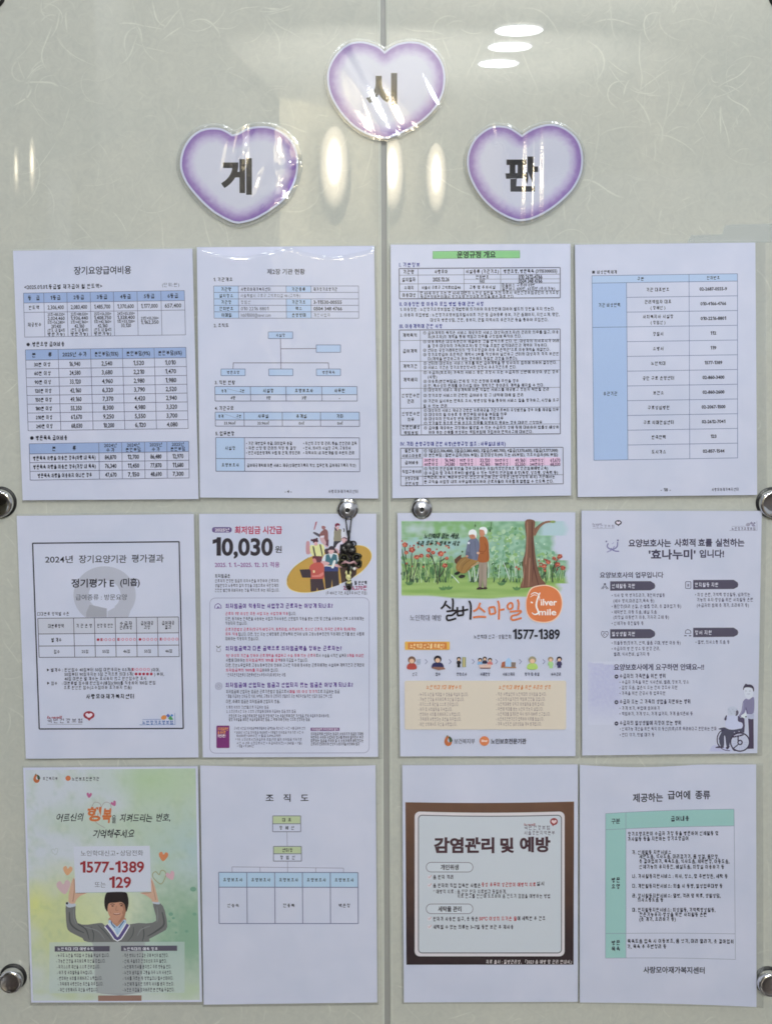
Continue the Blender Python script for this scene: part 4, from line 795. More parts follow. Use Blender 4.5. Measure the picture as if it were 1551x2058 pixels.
p.t(275, 545, 293, 42, '노인학대 없는 세상,', K(40, 58, 48), b=.03, shear=.25, jit=3); p.t(220, 547, 350, 40, '우리 모두가 행복한 세상', K(40, 58, 48), b=.03, shear=.25, jit=3)
OR = K(198, 110, 62)
p.poly([(1050, 830), (1058, 760), (1090, 695), (1150, 672), (1220, 670), (1290, 700), (1328, 760), (1333, 830), (1310, 900), (1260, 946), (1190, 960), (1110, 945), (1065, 900)], K(220, 190, 170), smooth=5)
p.poly([(1056, 828), (1064, 762), (1095, 702), (1150, 680), (1218, 677), (1285, 706), (1320, 762), (1326, 830), (1304, 895), (1256, 938), (1190, 952), (1114, 938), (1070, 895)], OR, smooth=5)
WT = K(226, 216, 214)
p.stroke([(1090, 742), (1120, 728), (1150, 745), (1158, 790)], 7, WT, taper=True); p.stroke([(1085, 762), (1115, 745), (1140, 752)], 5, WT, taper=True); p.stroke([(1160, 728), (1140, 780), (1132, 830), (1148, 880), (1120, 895), (1098, 880)], 13, WT, taper=True); p.stroke([(1090, 800), (1105, 806)], 10, WT)
p.t(1166, 1290, 800, 52, 'ilver', WT, b=.02); p.t(1150, 1284, 876, 50, 'mile', WT, b=.02)
# brush lettering
for (strs, cc) in [([[(443, 790), (425, 830), (402, 852)], [(440, 820), (462, 838), (478, 850)], [(490, 772), (496, 800), (492, 862)], [(445, 872), (520, 866), (490, 900), (450, 905), (456, 940), (520, 925)]], K(40, 36, 40)), ([[(528, 838), (530, 905)], [(572, 830), (574, 898)], [(530, 870), (574, 866)], [(530, 905), (576, 898)], [(578, 864), (612, 856)], [(618, 790), (632, 830), (628, 935)]], K(40, 36, 40)), ([[(704, 805), (684, 850), (650, 872)], [(694, 840), (730, 868), (740, 880)], [(648, 918), (700, 912), (750, 915)]], OR), ([[(770, 842), (778, 895)], [(770, 842), (812, 836)], [(812, 836), (822, 885)], [(778, 895), (822, 885)], [(838, 790), (848, 830), (846, 935)], [(850, 862), (890, 855)]], OR), ([[(930, 805), (912, 830), (925, 855), (950, 842), (948, 812), (930, 805)], [(988, 780), (998, 810), (994, 858)], [(930, 875), (1015, 868), (990, 895), (945, 908), (950, 938), (1020, 922)]], OR)]:
    for s_ in strs: p.stroke(s_, 15, cc, 'printed_lettering', n=4 if len(s_) > 2 else 1)
p.t(167, 408, 920, 48, '노인학대 예방', K(90, 90, 108), b=.0); p.t(655, 940, 1065, 33, '노인학대 신고 · 상담전화', K(70, 70, 90), b=.008)
p.t(953, 1312, 1045, 76, '1577-1389', K(34, 34, 44), b=.022)
p.rrect(127, 1103, 470, 1166, 8, fill=K(206, 160, 66)); p.rect(150, 1110, 448, 1160, K(188, 112, 48), 'printed_table'); p.t(168, 428, 1136, 38, '노인학대 신고를 위해선?', K(232, 196, 140), b=.02, shear=.1)
SK = K(206, 168, 140)
def head(cx, cy, r, hair, body, bw=1.3, by=1.0):
    p.poly([(cx - r * bw, cy + r * 2.6), (cx - r * bw * .9, cy + r * 1.2), (cx, cy + r * .8), (cx + r * bw * .9, cy + r * 1.2), (cx + r * bw, cy + r * 2.6)], body, smooth=3)
    p.ell(cx, cy - r * .1, r * 1.15, r * 1.1, hair, n=12); p.ell(cx, cy + r * .25, r * .75, r * .7, SK, n=10)
head(180, 1246, 26, K(110, 84, 74), K(160, 66, 60)); 
for k in range(4): p.line(216, 1245 + k * 10, 248, 1240 + k * 11, 4, K(120, 140, 160), 'printed_picture')
head(378, 1240, 26, K(40, 36, 46), K(48, 48, 84), 1.6); p.poly([(330, 1306), (345, 1296), (425, 1298), (438, 1314), (385, 1322)], K(130, 92, 80)); 
head(540, 1236, 14, K(36, 36, 40), K(40, 40, 46), 1.1); p.rect(528, 1262, 550, 1300, K(36, 36, 42)); p.rect(566, 1222, 594, 1298, K(130, 136, 96)); p.rect(574, 1228, 584, 1296, K(186, 170, 120))
for (x_, cc) in [(702, K(120, 160, 200)), (738, K(50, 50, 70)), (778, K(190, 110, 110))]: head(x_, 1244 - (10 if x_ == 738 else 0), 14, K(44, 38, 46), cc, 1.3)
p.poly([(692, 1278), (790, 1278), (782, 1308), (702, 1308)], K(200, 170, 160)); p.line(702, 1306, 782, 1306, 7, K(120, 80, 76), 'printed_picture')
p.poly([(862, 1300), (870, 1260), (900, 1252), (905, 1290)], K(150, 88, 66)); p.poly([(895, 1250), (920, 1225), (945, 1250), (948, 1295), (895, 1295)], K(150, 180, 212)); p.poly([(940, 1260), (975, 1262), (972, 1300), (940, 1296)], K(120, 104, 96)); p.line(862, 1300, 978, 1302, 9, K(160, 120, 90), 'printed_picture')
head(1102, 1246, 26, K(140, 134, 110), K(160, 190, 96), 1.4); head(1242, 1240, 18, K(140, 120, 100), K(150, 190, 130), 1.0); p.rect(1232, 1270, 1258, 1306, K(150, 190, 130)); head(1308, 1238, 18, K(44, 40, 54), K(60, 56, 90), 1.0); p.rect(1296, 1268, 1322, 1304, K(60, 56, 90)); p.line(1276, 1300, 1284, 1240, 3, K(150, 150, 170), 'printed_picture')
for x_ in (290, 472, 650, 828, 1010, 1190): p.stroke([(x_ - 8, 1238), (x_ + 9, 1256), (x_ - 8, 1274)], 5, K(110, 112, 150), 'printed_lettering', n=1)
for (a_, b_, t_) in [(185, 220, '신고'), (362, 398, '접수'), (524, 600, '현장조사'), (704, 776, '사례판정'), (875, 966, '서비스제공'), (1046, 1154, '평가 및 종결'), (1246, 1318, '사후관리')]: p.t(a_, b_, 1352, 26, t_, K(70, 70, 92), b=.016)
p.rrect(126, 1402, 1360, 1776, 14, fill=K(197, 186, 171))
OT = K(190, 118, 62)
p.t(293, 558, 1452, 36, '노인학대 7대 예방수칙', OT, b=.016, shear=.2); p.t(847, 1240, 1452, 36, '노인학대 예방을 위한 우리의 생각', OT, b=.016, shear=.2)
TB = K(138, 122, 122)
for i, (x_, t_) in enumerate([(612, '누구도 노인을 학대할 수 없음을 확실히 압니다.'), (582, '기능한 건강을 유지하도록 최선을 다합니다.'), (540, '자기스스로 재산을 스스로 관리합니다.'), (490, '여가 및 사회활동을 지속합니다.'), (555, '변화하는 사회를 이해하려고 노력합니다.'), (558, '가족에게 사랑한다는 표현을 자주합니다.'), (525, '어떤 상황에서도 자신을 사랑합니다.')]): p.t(230, x_, 1507 + i * 38, 30, '- ' + t_, TB, b=.004)
for i, (x_, t_) in enumerate([(1210, '작은 사랑실천이 노인학대의 상처임을 압시다.'), (1202, '노인요양시설기관의 책임에 건전을 깊입니다.'), (1195, '노인학대예방 공익과 홍보활동을 함께 합시다.'), (1185, '주변에 학대를 받는 노인이 있는지 살핍니다.'), (1240, '노인학대를 알게되면 즉시 1577-1389로 신고합니다.'), (1190, '노인보호전문기관과 협력하여 치료를 돕습니다.'), (1172, '가족 노인도한 심리상담을 계속 받게합니다.')]): p.t(825, x_, 1505 + i * 38, 30, '- ' + t_, TB, b=.004)
def mohw(p, cx, cy, k):
    p.poly([(cx - 26 * k, cy - 12 * k), (cx - 8 * k, cy - 40 * k), (cx + 4 * k, cy - 26 * k), (cx - 6 * k, cy - 4 * k), (cx + 4 * k, cy + 12 * k), (cx + 28 * k, cy + 6 * k), (cx + 18 * k, cy + 34 * k), (cx - 8 * k, cy + 40 * k), (cx - 28 * k, cy + 18 * k)], K(172, 96, 54), smooth=4)
    p.poly([(cx + 4 * k, cy - 34 * k), (cx + 24 * k, cy - 22 * k), (cx + 32 * k, cy + 2 * k), (cx + 14 * k, cy + 12 * k), (cx + 6 * k, cy - 8 * k)], K(60, 76, 58), smooth=4); p.stroke([(cx - 14 * k, cy - 30 * k), (cx - 4 * k, cy - 42 * k)], 6 * k, K(60, 100, 60), n=1)
mohw(p, 459, 1862, 1.0); p.t(504, 662, 1866, 42, '보건복지부', K(74, 72, 86), b=.006)
p.ell(735, 1864, 37, 37, K(200, 116, 70)); p.t(712, 760, 1862, 18, 'Silver', WT, b=.01); p.t(785, 1055, 1866, 42, '노인보호전문기관', K(44, 42, 56), b=.02)
p.finish(sl=5, sr=7, st=3, sb=4)

# ---- notice 8: care worker guide with wheelchair drawing
p = page('notice printed in violet ink with a wheelchair drawing at its lower corner', [(1167.8, 1026.2), (1530, 1026.8), (1520.9, 1513.9), (1169.2, 1518.4)], (1150, 1000, 3.81), slope=-.003)
VI = K(62, 58, 84)
def arch(x, y):
    d = max(0, 1 - ((x - 240) / 170) ** 2) if 115 < x < 380 else 0
    return mixc(K(194, 197, 218), K(176, 178, 212), min(1, d * 1.3) * (1 - max(0, (y - 1540) / 200)) * (1 if y > 1262 + (x - 115) * .1 else 0) * (.8 + nz(x * .05, y * .05) * .4))
p.img(116, 1255, 384, 1740, 30, 50, arch)
nhis(p, 152, 218, .62, K(130, 128, 156), K(50, 46, 66), gray=True)
ltc(p, 1216, 1398, 238, .8, K(120, 118, 146), [K(150, 148, 170), K(130, 126, 156), K(140, 136, 166), K(120, 118, 150)], K(90, 86, 116))
p.stroke([(272, 350), (266, 378), (300, 398), (338, 378), (344, 340)], 10, K(120, 118, 164)); p.stroke([(262, 418), (300, 400), (320, 372)], 8, K(140, 138, 180)); p.stroke([(356, 412), (320, 408), (290, 388)], 10, K(120, 116, 164)); p.ell(258, 336, 7, 7, K(110, 108, 150)); p.ell(346, 328, 8, 8, K(120, 118, 160)); p.stroke([(300, 356), (316, 344)], 5, K(150, 148, 190), n=1)
p.t(427, 752, 349, 60, '요양보호사는', VI, b=.034); p.t(778, 940, 346, 60, '사회적', VI, b=.034); p.t(960, 1068, 345, 60, '효를', VI, b=.034); p.t(1092, 1314, 345, 60, '실천하는', VI, b=.034)
p.t(582, 940, 435, 76, "'효나누미'", VI, b=.036); p.t(970, 1158, 430, 60, '입니다!', VI, b=.03)
p.t(208, 694, 593, 46, '요양보호사의 업무입니다', VI, b=.028)
for (x_, y_, t_, b_) in [(287, 677, '신체활동 지원', 475), (922, 667, '인지활동 지원', 1112), (287, 1044, '일상생활 지원', 475), (922, 1033, '정서 지원', 1062)]:
    p.poly([(x_, y_ - 36), (x_ + 310, y_ - 37), (x_ + 340, y_ - 18), (x_ + 345, y_), (x_ + 340, y_ + 18), (x_ + 310, y_ + 33), (x_, y_ + 36)], K(78, 74, 94), 'printed_table'); p.t(x_ + 14, b_, y_, 34, t_, K(196, 196, 212), b=.02)
# little symbols
IC = K(74, 70, 96)
p.stroke([(220, 700), (246, 664), (272, 700)], 6, IC, n=1); p.ell(247, 662, 9, 7, IC); p.stroke([(232, 702), (240, 684), (252, 684), (260, 702)], 5, IC, n=1)
p.rrect(864, 644, 904, 696, 5, w=5, col=IC); p.rect(876, 660, 892, 682, K(150, 148, 170)); p.line(884, 664, 884, 678, 3, IC)
p.stroke([(245, 1072), (222, 1050), (224, 1026), (245, 1030), (266, 1026), (270, 1048)], 5, IC, closed=True); p.stroke([(244, 1060), (234, 1044), (252, 1042), (262, 1052)], 4, IC)
p.stroke([(862, 1042), (866, 1018), (884, 1012), (902, 1022), (904, 1042)], 5, IC); p.line(854, 1058, 872, 1058, 8, IC); p.line(890, 1058, 908, 1058, 8, IC); p.line(866, 1040, 900, 1040, 4, IC)
VG = K(84, 82, 108)
for (a_, b_, y_, t_) in [(298, 705, 748, '• 식사 및 약 챙겨드리기, 개인위생활동'), (312, 624, 790, '(세수 양치,머리감기,목욕 등)'), (298, 830, 832, '• 몸단장(머리 손질, 손·발톱 정리, 옷 갈아입기 등)'), (298, 642, 876, '• 체위변경, 이동 도움, 배설 도움'), (312, 737, 916, '(화장실 이동변기 이용, 기저귀 교체 등)'), (298, 542, 962, '• 신체기능 증진활동 등'), (936, 1356, 742, '• 회상 훈련, 기억력 향상활동, 남아있는'), (952, 1378, 782, '기능의 유지·향상을 위한 사회활동 훈련'), (950, 1348, 824, '(수급자와 함께 옷 개기, 요리하기 등)'), (298, 826, 1112, '• 외출동행(장보기, 산책, 물품 구매, 병원 이용 등)'), (298, 668, 1156, '• 수급자의 방 안 청소 및 환경 관리,'), (316, 588, 1198, '빨래, 식사준비, 설거지 등'), (940, 1200, 1106, '• 말벗, 의사소통 도움 등'), (358, 888, 1412, '• 수급자 가족을 위한 식사준비, 빨래, 장보기, 청소'), (358, 800, 1454, '• 김장 도움, 결혼식 또는 잔치 경조사 지원'), (358, 708, 1498, '• 가족을 위한 관공서 등 업무지원'), (358, 664, 1612, '• 가게 보기, 부업에 참여하기'), (358, 918, 1654, '• 책임하기, 가게 청소, 가게 설거지, 가게 음식준비 등'), (360, 1100, 1770, '• 신체기능 개선을 위한 목적 외 동선(의료)으로 무리하다고 판단하는 안마'), (360, 624, 1816, '• 잔디 깎기, 텃밭 매기 등')]: p.t(a_, b_, y_, 30, t_, VG, b=.012)
p.t(315, 1005, 1298, 50, '요양보호사에게 요구하면 안돼요~!!', K(66, 62, 92), b=.026)
for (y_, b_, t_) in [(1366, 710, '수급자의 가족만을 위한 행위'), (1562, 900, '수급자 또는 그 가족의 생업을 지원하는 행위'), (1725, 828, '수급자의 일상생활에 지장이 없는 행위')]:
    p.ell(335, y_ + 5, 15, 16, K(54, 50, 74), 'printed_lettering'); p.line(328, y_ + 5, 342, y_ + 5, 5, K(196, 198, 216), 'printed_lettering'); p.t(360, b_, y_, 36, t_, K(62, 58, 84), b=.022)
# drawing: man pushing a wheelchair (crop 1420,1360 x 12.864)
def V(x, y): return ((1420 + x / 12.864 - 1150) * 3.81, (1360 + y / 12.864 - 1000) * 3.81)
def vp(pts, col, sm=4): p.poly([V(*q) for q in pts], col, smooth=sm)
def vs_(pts, w_, col, closed=False, n=5): p.stroke([V(*q) for q in pts], w_ * 3.81 / 12.864, col, n=n, closed=closed)
DK = K(64, 56, 80); DP = K(126, 122, 156)
vp([(70, 1900), (150, 1780), (320, 1790), (620, 1880), (560, 1930), (80, 1930)], K(178, 180, 212))
vp([(960, 290), (1010, 270), (1150, 280), (1190, 400), (1160, 520), (1100, 565), (1000, 530), (960, 430)], K(200, 204, 226)); vp([(925, 320), (950, 240), (1000, 180), (1040, 200), (1130, 205), (1200, 260), (1215, 350), (1195, 385), (1160, 300), (1060, 275), (965, 290), (945, 345)], K(68, 62, 82))
q = V(1000, 370); p.ell(q[0], q[1], 4, 3, K(120, 130, 150)); q = V(1105, 372); p.ell(q[0], q[1], 4, 3, K(120, 130, 150)); vs_([(1030, 440), (1070, 450), (1110, 440)], 10, K(140, 140, 170))
vp([(930, 640), (1000, 570), (1080, 590), (1210, 540), (1205, 930), (1110, 970), (1030, 960), (1000, 860), (960, 940), (850, 1060), (820, 1010), (880, 900), (905, 780)], DP, 4); vs_([(1000, 800), (1030, 900), (1040, 960)], 22, K(96, 90, 124)); vs_([(940, 680), (920, 850), (860, 990)], 16, K(156, 152, 186))
vp([(1060, 1080), (1200, 1080), (1205, 1860), (1030, 1868), (1090, 1800), (1080, 1500)], K(76, 66, 88), 1); vp([(1040, 1000), (1150, 980), (1200, 930), (1205, 1090), (1060, 1080)], K(172, 176, 202), 2); vp([(870, 1010), (940, 960), (1000, 930), (1010, 1060), (930, 1060)], K(206, 212, 226), 2); q = V(1004, 1035); p.ell(q[0], q[1], 6, 5, K(50, 50, 64))
# woman in the chair
vp([(800, 1010), (860, 1060), (965, 1085), (960, 1450), (880, 1380), (900, 1250), (830, 1210), (790, 1120)], K(80, 72, 98), 2); vp([(500, 990), (440, 1100), (490, 1135), (520, 1080)], DK, 2)
vp([(520, 1010), (640, 1000), (780, 1010), (800, 1150), (900, 1190), (920, 1280), (860, 1350), (640, 1390), (600, 1430), (560, 1350), (480, 1300), (470, 1180), (500, 1100)], K(188, 192, 222), 4); vp([(540, 810), (640, 770), (760, 810), (780, 920), (700, 1000), (560, 990), (530, 900)], K(182, 188, 208), 4); vp([(740, 900), (780, 865), (815, 920), (780, 1000), (730, 1005), (750, 950)], K(92, 86, 108), 4)
for k in range(7): q = V(560 + k * 34, 850 + (k % 3) * 50); p.ell(q[0], q[1], 5, 4, K(158, 164, 188), n=8)
vp([(300, 1350), (440, 1310), (560, 1360), (700, 1370), (900, 1340), (950, 1430), (760, 1490), (640, 1560), (600, 1640), (560, 1820), (500, 1790), (470, 1560), (440, 1540), (430, 1810), (320, 1830), (300, 1600), (380, 1400)], K(76, 76, 96), 3)
vs_([(300, 1620), (310, 1720), (350, 1820)], 20, K(190, 196, 214)); vs_([(440, 1370), (330, 1430), (265, 1560), (270, 1720), (330, 1810)], 28, DK); vp([(215, 1830), (300, 1795), (420, 1815), (420, 1840), (240, 1845)], DK, 2); vp([(480, 1830), (580, 1790), (560, 1850), (520, 1880)], DK, 2); vs_([(360, 1850), (470, 1900), (590, 1915)], 18, DK); vs_([(300, 1355), (400, 1330), (470, 1325)], 22, DK)
vs_([(850 + 245 * math.cos(a), 1690 + 235 * math.sin(a)) for a in [k * math.pi / 6 for k in range(12)]], 34, DK, True); vs_([(850 + 55 * math.cos(a), 1700 + 55 * math.sin(a)) for a in [k * math.pi / 3 for k in range(6)]], 34, DK, True)
vs_([(800, 1550), (800, 1640), (820, 1680)], 34, DK); vs_([(820, 1730), (760, 1790), (680, 1850)], 26, DK); vs_([(640, 1560), (780, 1540), (940, 1500)], 40, DK); vs_([(650, 1850), (700, 1905), (740, 1910)], 26, DK)
for k in range(14): a = k * .42; vs_([(850 + 110 * math.cos(a), 1700 + 110 * math.sin(a)), (850 + 205 * math.cos(a), 1700 + 200 * math.sin(a))], 8, K(162, 166, 196), n=1)
for (x_, y_) in [(705, 1440), (825, 1415), (705, 1530), (820, 1490)]: q = V(x_, y_); p.ell(q[0], q[1], 5, 4, K(176, 172, 196), n=8)
p.finish(sl=3, sr=10, st=3, sb=5)
# ---- notice 9: poster with a man holding up a placard
p = page('green washed poster of a man in a grey jumper holding up a phone number', [(47, 1542.5), (397.8, 1539.8), (406.3, 2013.8), (63.4, 2015.1)], (0, 1520, 3.783), slope=-.004)
def wash(x, y):
    u = (x - 200) / 1330; v = (y - 90) / 1780
    f = nz(x * .003, y * .003, 1); f2 = nz(x * .010, y * .010, 5); f3 = nz(x * .03, y * .03, 8)
    c = mixc(K(186, 192, 208), K(168, 186, 168), (u - .25) * 1.8 + f * 1.2)
    c = mixc(c, K(150, 178, 186), max(0, 1 - abs(v - .35) / .25) * max(0, (u - .55) * 2.2))
    c = mixc(c, K(184, 192, 132), max(0, 1 - math.hypot((u - .25) / .42, (v - .68) / .34)) * 1.5 + f2 * .25)
    c = mixc(c, K(196, 200, 110), max(0, 1 - math.hypot((u - .05) / .13, (v - .58) / .12)) * 1.1)
    c = mixc(c, K(196, 204, 160), max(0, 1 - math.hypot((u - .5) / .3, (v - .6) / .15)) * .9)
    c = mixc(c, K(104, 150, 124), max(0, 1 - math.hypot((u - .95) / .4, (v - .72) / .32)) * 1.3 + f3 * .25 + f2 * .2)
    c = mixc(c, K(150, 184, 130), max(0, 1 - math.hypot((u - .7) / .4, (v - .05) / .12)) * .6)
    c = mixc(c, K(160, 176, 84), max(0, 1 - math.hypot((u - .15) / .35, (v - .975) / .035)) * (1 + f2 * 3))
    c = mixc(c, K(140, 176, 120), max(0, 1 - math.hypot((u - .9) / .2, (v - .96) / .06)) * (1 + f2 * 3))
    c = mixc(c, K(180, 190, 180), max(0, (v - .76) * 3))
    c = mixc(c, K(204, 212, 196), .16)
    return c
def lerp4(u, v):
    a, b, c_, d = (194, 104), (1488, 92), (1520, 1852), (254, 1858)
    return ((a[0] * (1 - u) + b[0] * u) * (1 - v) + (d[0] * (1 - u) + c_[0] * u) * v, (a[1] * (1 - u) + b[1] * u) * (1 - v) + (d[1] * (1 - u) + c_[1] * u) * v)
pp = p.part('printed_picture'); n_, m_ = 90, 120; vv = []; cc_ = []; ff = []
for j in range(m_ + 1):
    for i in range(n_ + 1):
        x, y = lerp4(i / n_, j / m_); vv.append(p.pt(x, y)); cc_.append(wash(x, y))
for j in range(m_):
    for i in range(n_): a = j * (n_ + 1) + i; ff.append((a, a + n_ + 1, a + n_ + 2, a + 1))
pp.add(vv, ff, cc_)
for (x, y, r) in [(1300, 1200, 18), (1320, 1230, 12), (1290, 1255, 10), (1420, 1330, 14), (1340, 1340, 9), (1480, 1200, 16), (1470, 1010, 24)]: p.ell(x, y, r, r * .8, K(110, 152, 132), n=10)
mohw(p, 281, 168, .85); p.t(328, 440, 169, 28, '보건복지부', K(80, 78, 92), b=.01); p.ell(520, 167, 20, 20, K(186, 104, 62)); p.t(550, 755, 172, 30, '노인보호전문기관', K(56, 54, 66), b=.016)
def hrt(cx, cy, s_, col, rot=0, w=0):
    pts = [(0, .95), (-.75, .1), (-.8, -.5), (-.35, -.72), (0, -.25), (.35, -.72), (.8, -.5), (.75, .1)]
    c, d = math.cos(rot), math.sin(rot); pts = [(cx + s_ * (x * c - y * d), cy + s_ * (x * d + y * c)) for x, y in pts]
    if w: p.stroke(pts, w, col, closed=True, n=5)
    else: p.poly(pts, col, smooth=5)
hrt(680, 294, 24, K(176, 96, 140), .1); hrt(866, 358, 24, K(176, 96, 140), -.5); hrt(420, 722, 28, K(166, 176, 176), -.2, 4); hrt(1244, 758, 42, K(196, 120, 78), .1); hrt(517, 866, 42, K(200, 150, 112), .1); hrt(487, 990, 62, K(194, 164, 172), -.15); hrt(1215, 915, 60, K(150, 150, 112), -.2, 7); hrt(1298, 905, 40, K(196, 156, 170), -.4)
p.stroke([(700, 385), (722, 350), (762, 360), (772, 400)], 4, K(150, 140, 140)); p.stroke([(772, 385), (800, 350), (840, 362), (846, 420), (830, 500)], 4, K(150, 140, 140)); p.stroke([(700, 440), (730, 500), (800, 545)], 4, K(150, 140, 140))
# brush lettering: phrase in black, one word in orange
BR = K(38, 38, 46)
p.t(433, 635, 465, 62, '어르신의', BR, b=.018, shear=.18, jit=4); p.t(664, 770, 440, 104, '행', K(190, 104, 50), b=.04, shear=.12); p.t(780, 850, 450, 108, '복', K(190, 104, 50), b=.04, shear=.12); p.t(852, 884, 478, 62, '을', BR, b=.012); p.t(915, 1160, 468, 62, '지켜드리는', BR, b=.018, shear=.18, jit=4); p.t(1190, 1300, 464, 62, '번호,', BR, b=.018, shear=.18, jit=3)
p.t(710, 1024, 588, 64, '기억해주세요', BR, b=.02, shear=.22, jit=4)
# arms, hands, body (crop 100,1760 x 5.744)
def G(x, y): return ((100 + x / 5.744) * 3.783, (1760 + y / 5.744 - 1520) * 3.783)
def ap(pts, col, sm=4): p.poly([G(*q) for q in pts], col, smooth=sm)
def as_(pts, w_, col, n=5, taper=False): p.stroke([G(*q) for q in pts], w_ * .6586, col, n=n, taper=taper)
SW = K(108, 109, 110); SD = K(78, 80, 82); SL = K(126, 128, 130); HN = K(196, 158, 136); HS = K(166, 124, 106)
ap([(480, 770), (1110, 765), (1085, 900), (1060, 1060), (1050, 1350), (590, 1360), (570, 1200), (520, 980)], K(150, 154, 160), 2)
ap([(190, 340), (240, 370), (300, 330), (300, 430), (325, 545), (440, 565), (580, 545), (640, 575), (780, 750), (930, 560), (1120, 550), (1230, 520), (1210, 400), (1195, 305), (1280, 320), (1330, 400), (1360, 590), (1300, 650), (1150, 730), (1105, 775), (480, 775), (380, 720), (240, 650), (200, 590), (188, 440)], SW, 2)
for (pts, w_, c_) in [([(230, 420), (240, 540), (300, 610), (400, 660)], 22, SD), ([(330, 560), (420, 620), (460, 740)], 16, SD), ([(480, 590), (510, 680), (500, 765)], 12, SD), ([(560, 570), (640, 650), (720, 750)], 10, SD), ([(400, 590), (560, 640), (640, 740)], 12, SL), ([(1300, 420), (1320, 560), (1230, 640), (1130, 700)], 22, SD), ([(1080, 590), (1090, 680), (1070, 760)], 14, SD), ([(970, 590), (960, 680), (900, 760)], 10, SD), ([(1160, 580), (1060, 620), (1010, 700)], 12, SL), ([(280, 380), (280, 480), (310, 560)], 8, SL), ([(1240, 360), (1250, 470), (1240, 540)], 10, SL)]: as_(pts, w_, c_, taper=True)
for (pts, c_) in [([(185, 320), (215, 300), (300, 325), (298, 352), (230, 368), (195, 350)], K(176, 184, 198)), ([(1188, 295), (1262, 300), (1270, 330), (1200, 322)], K(176, 184, 198))]: ap(pts, c_, 2)
q = G(203, 318); p.ell(q[0], q[1], 9, 10, K(40, 40, 44))
ap([(220, 290), (228, 180), (260, 60), (280, 25), (298, 60), (298, 180), (380, 195), (440, 198), (360, 230), (310, 280), (290, 320), (240, 320)], HN, 3); as_([(285, 40), (288, 160), (270, 300)], 12, HS); as_([(300, 200), (380, 205), (420, 200)], 10, HS, taper=True)
ap([(1255, 290), (1230, 180), (1200, 80), (1172, 25), (1160, 50), (1172, 180), (1100, 190), (1045, 200), (1110, 225), (1170, 270), (1190, 300), (1250, 305)], HN, 3); as_([(1180, 60), (1205, 180), (1225, 280)], 8, HS); as_([(1170, 195), (1110, 200), (1060, 202)], 10, HS, taper=True)
# placard (drawn over the hands)
p.poly([(562, 686), (1140, 680), (1152, 1030), (575, 1040)], K(194, 198, 214)); p.line(575, 1038, 1150, 1030, 4, K(150, 168, 176), 'printed_picture')
p.t(616, 880, 737, 44, '노인학대신고', K(84, 84, 100), b=.006); p.t(888, 904, 738, 40, '·', K(84, 84, 100), b=.01); p.t(915, 1090, 735, 44, '상담전화', K(84, 84, 100), b=.006)
p.t(612, 1097, 840, 86, '1577-1389', K(140, 36, 46), b=.028); p.t(722, 805, 976, 46, '또는', K(92, 92, 108), b=.004); p.t(833, 998, 957, 86, '129', K(140, 36, 46), b=.028)
# head, hair, neck, shirt
ap([(700, 480), (860, 480), (880, 540), (790, 620), (690, 540)], K(176, 128, 104), 3)
ap([(665, 330), (700, 310), (860, 308), (885, 350), (880, 420), (860, 490), (820, 530), (770, 545), (730, 525), (695, 470), (672, 410)], K(186, 136, 112), 5); ap([(820, 320), (885, 350), (880, 420), (860, 490), (820, 530), (790, 540), (840, 460), (850, 380)], K(160, 112, 90), 4)
ap([(632, 290), (650, 210), (690, 190), (870, 190), (905, 240), (912, 330), (885, 420), (868, 340), (830, 305), (760, 310), (690, 318), (672, 360), (668, 415), (640, 370)], K(40, 34, 36), 4)
for (x_, y_) in [(728, 345), (830, 342)]: as_([(x_ - 26, y_ - 14), (x_, y_ - 20), (x_ + 24, y_ - 12)], 8, K(60, 44, 40), 3); q = G(x_, y_ + 4); p.ell(q[0], q[1], 10, 5, K(70, 50, 46), n=10)
as_([(775, 350), (765, 395), (780, 402), (795, 396)], 6, K(150, 100, 82)); as_([(735, 440), (775, 450), (820, 438)], 8, K(120, 66, 62)); as_([(745, 436), (775, 440), (810, 434)], 4, K(212, 196, 190)); as_([(700, 410), (712, 440)], 5, K(160, 110, 92), 2); as_([(842, 405), (846, 440)], 5, K(140, 96, 80), 2)
ap([(680, 530), (700, 510), (780, 590), (860, 505), (885, 550), (790, 690), (760, 690), (690, 570)], K(160, 186, 214), 2); as_([(712, 525), (722, 560), (760, 600)], 12, K(70, 90, 130)); as_([(860, 520), (830, 560), (800, 600)], 12, K(70, 90, 130)); as_([(780, 600), (782, 680)], 4, K(120, 150, 184), 1)
for (o_, w_, c_) in [(0, 62, K(212, 214, 224)), (0, 36, K(86, 74, 130))]: as_([(655, 570), (720, 650), (785, 730), (850, 650), (905, 560)], w_, c_, 3)
as_([(690, 545), (740, 620), (785, 690), (835, 620), (880, 545)], 10, K(212, 214, 224), 3)
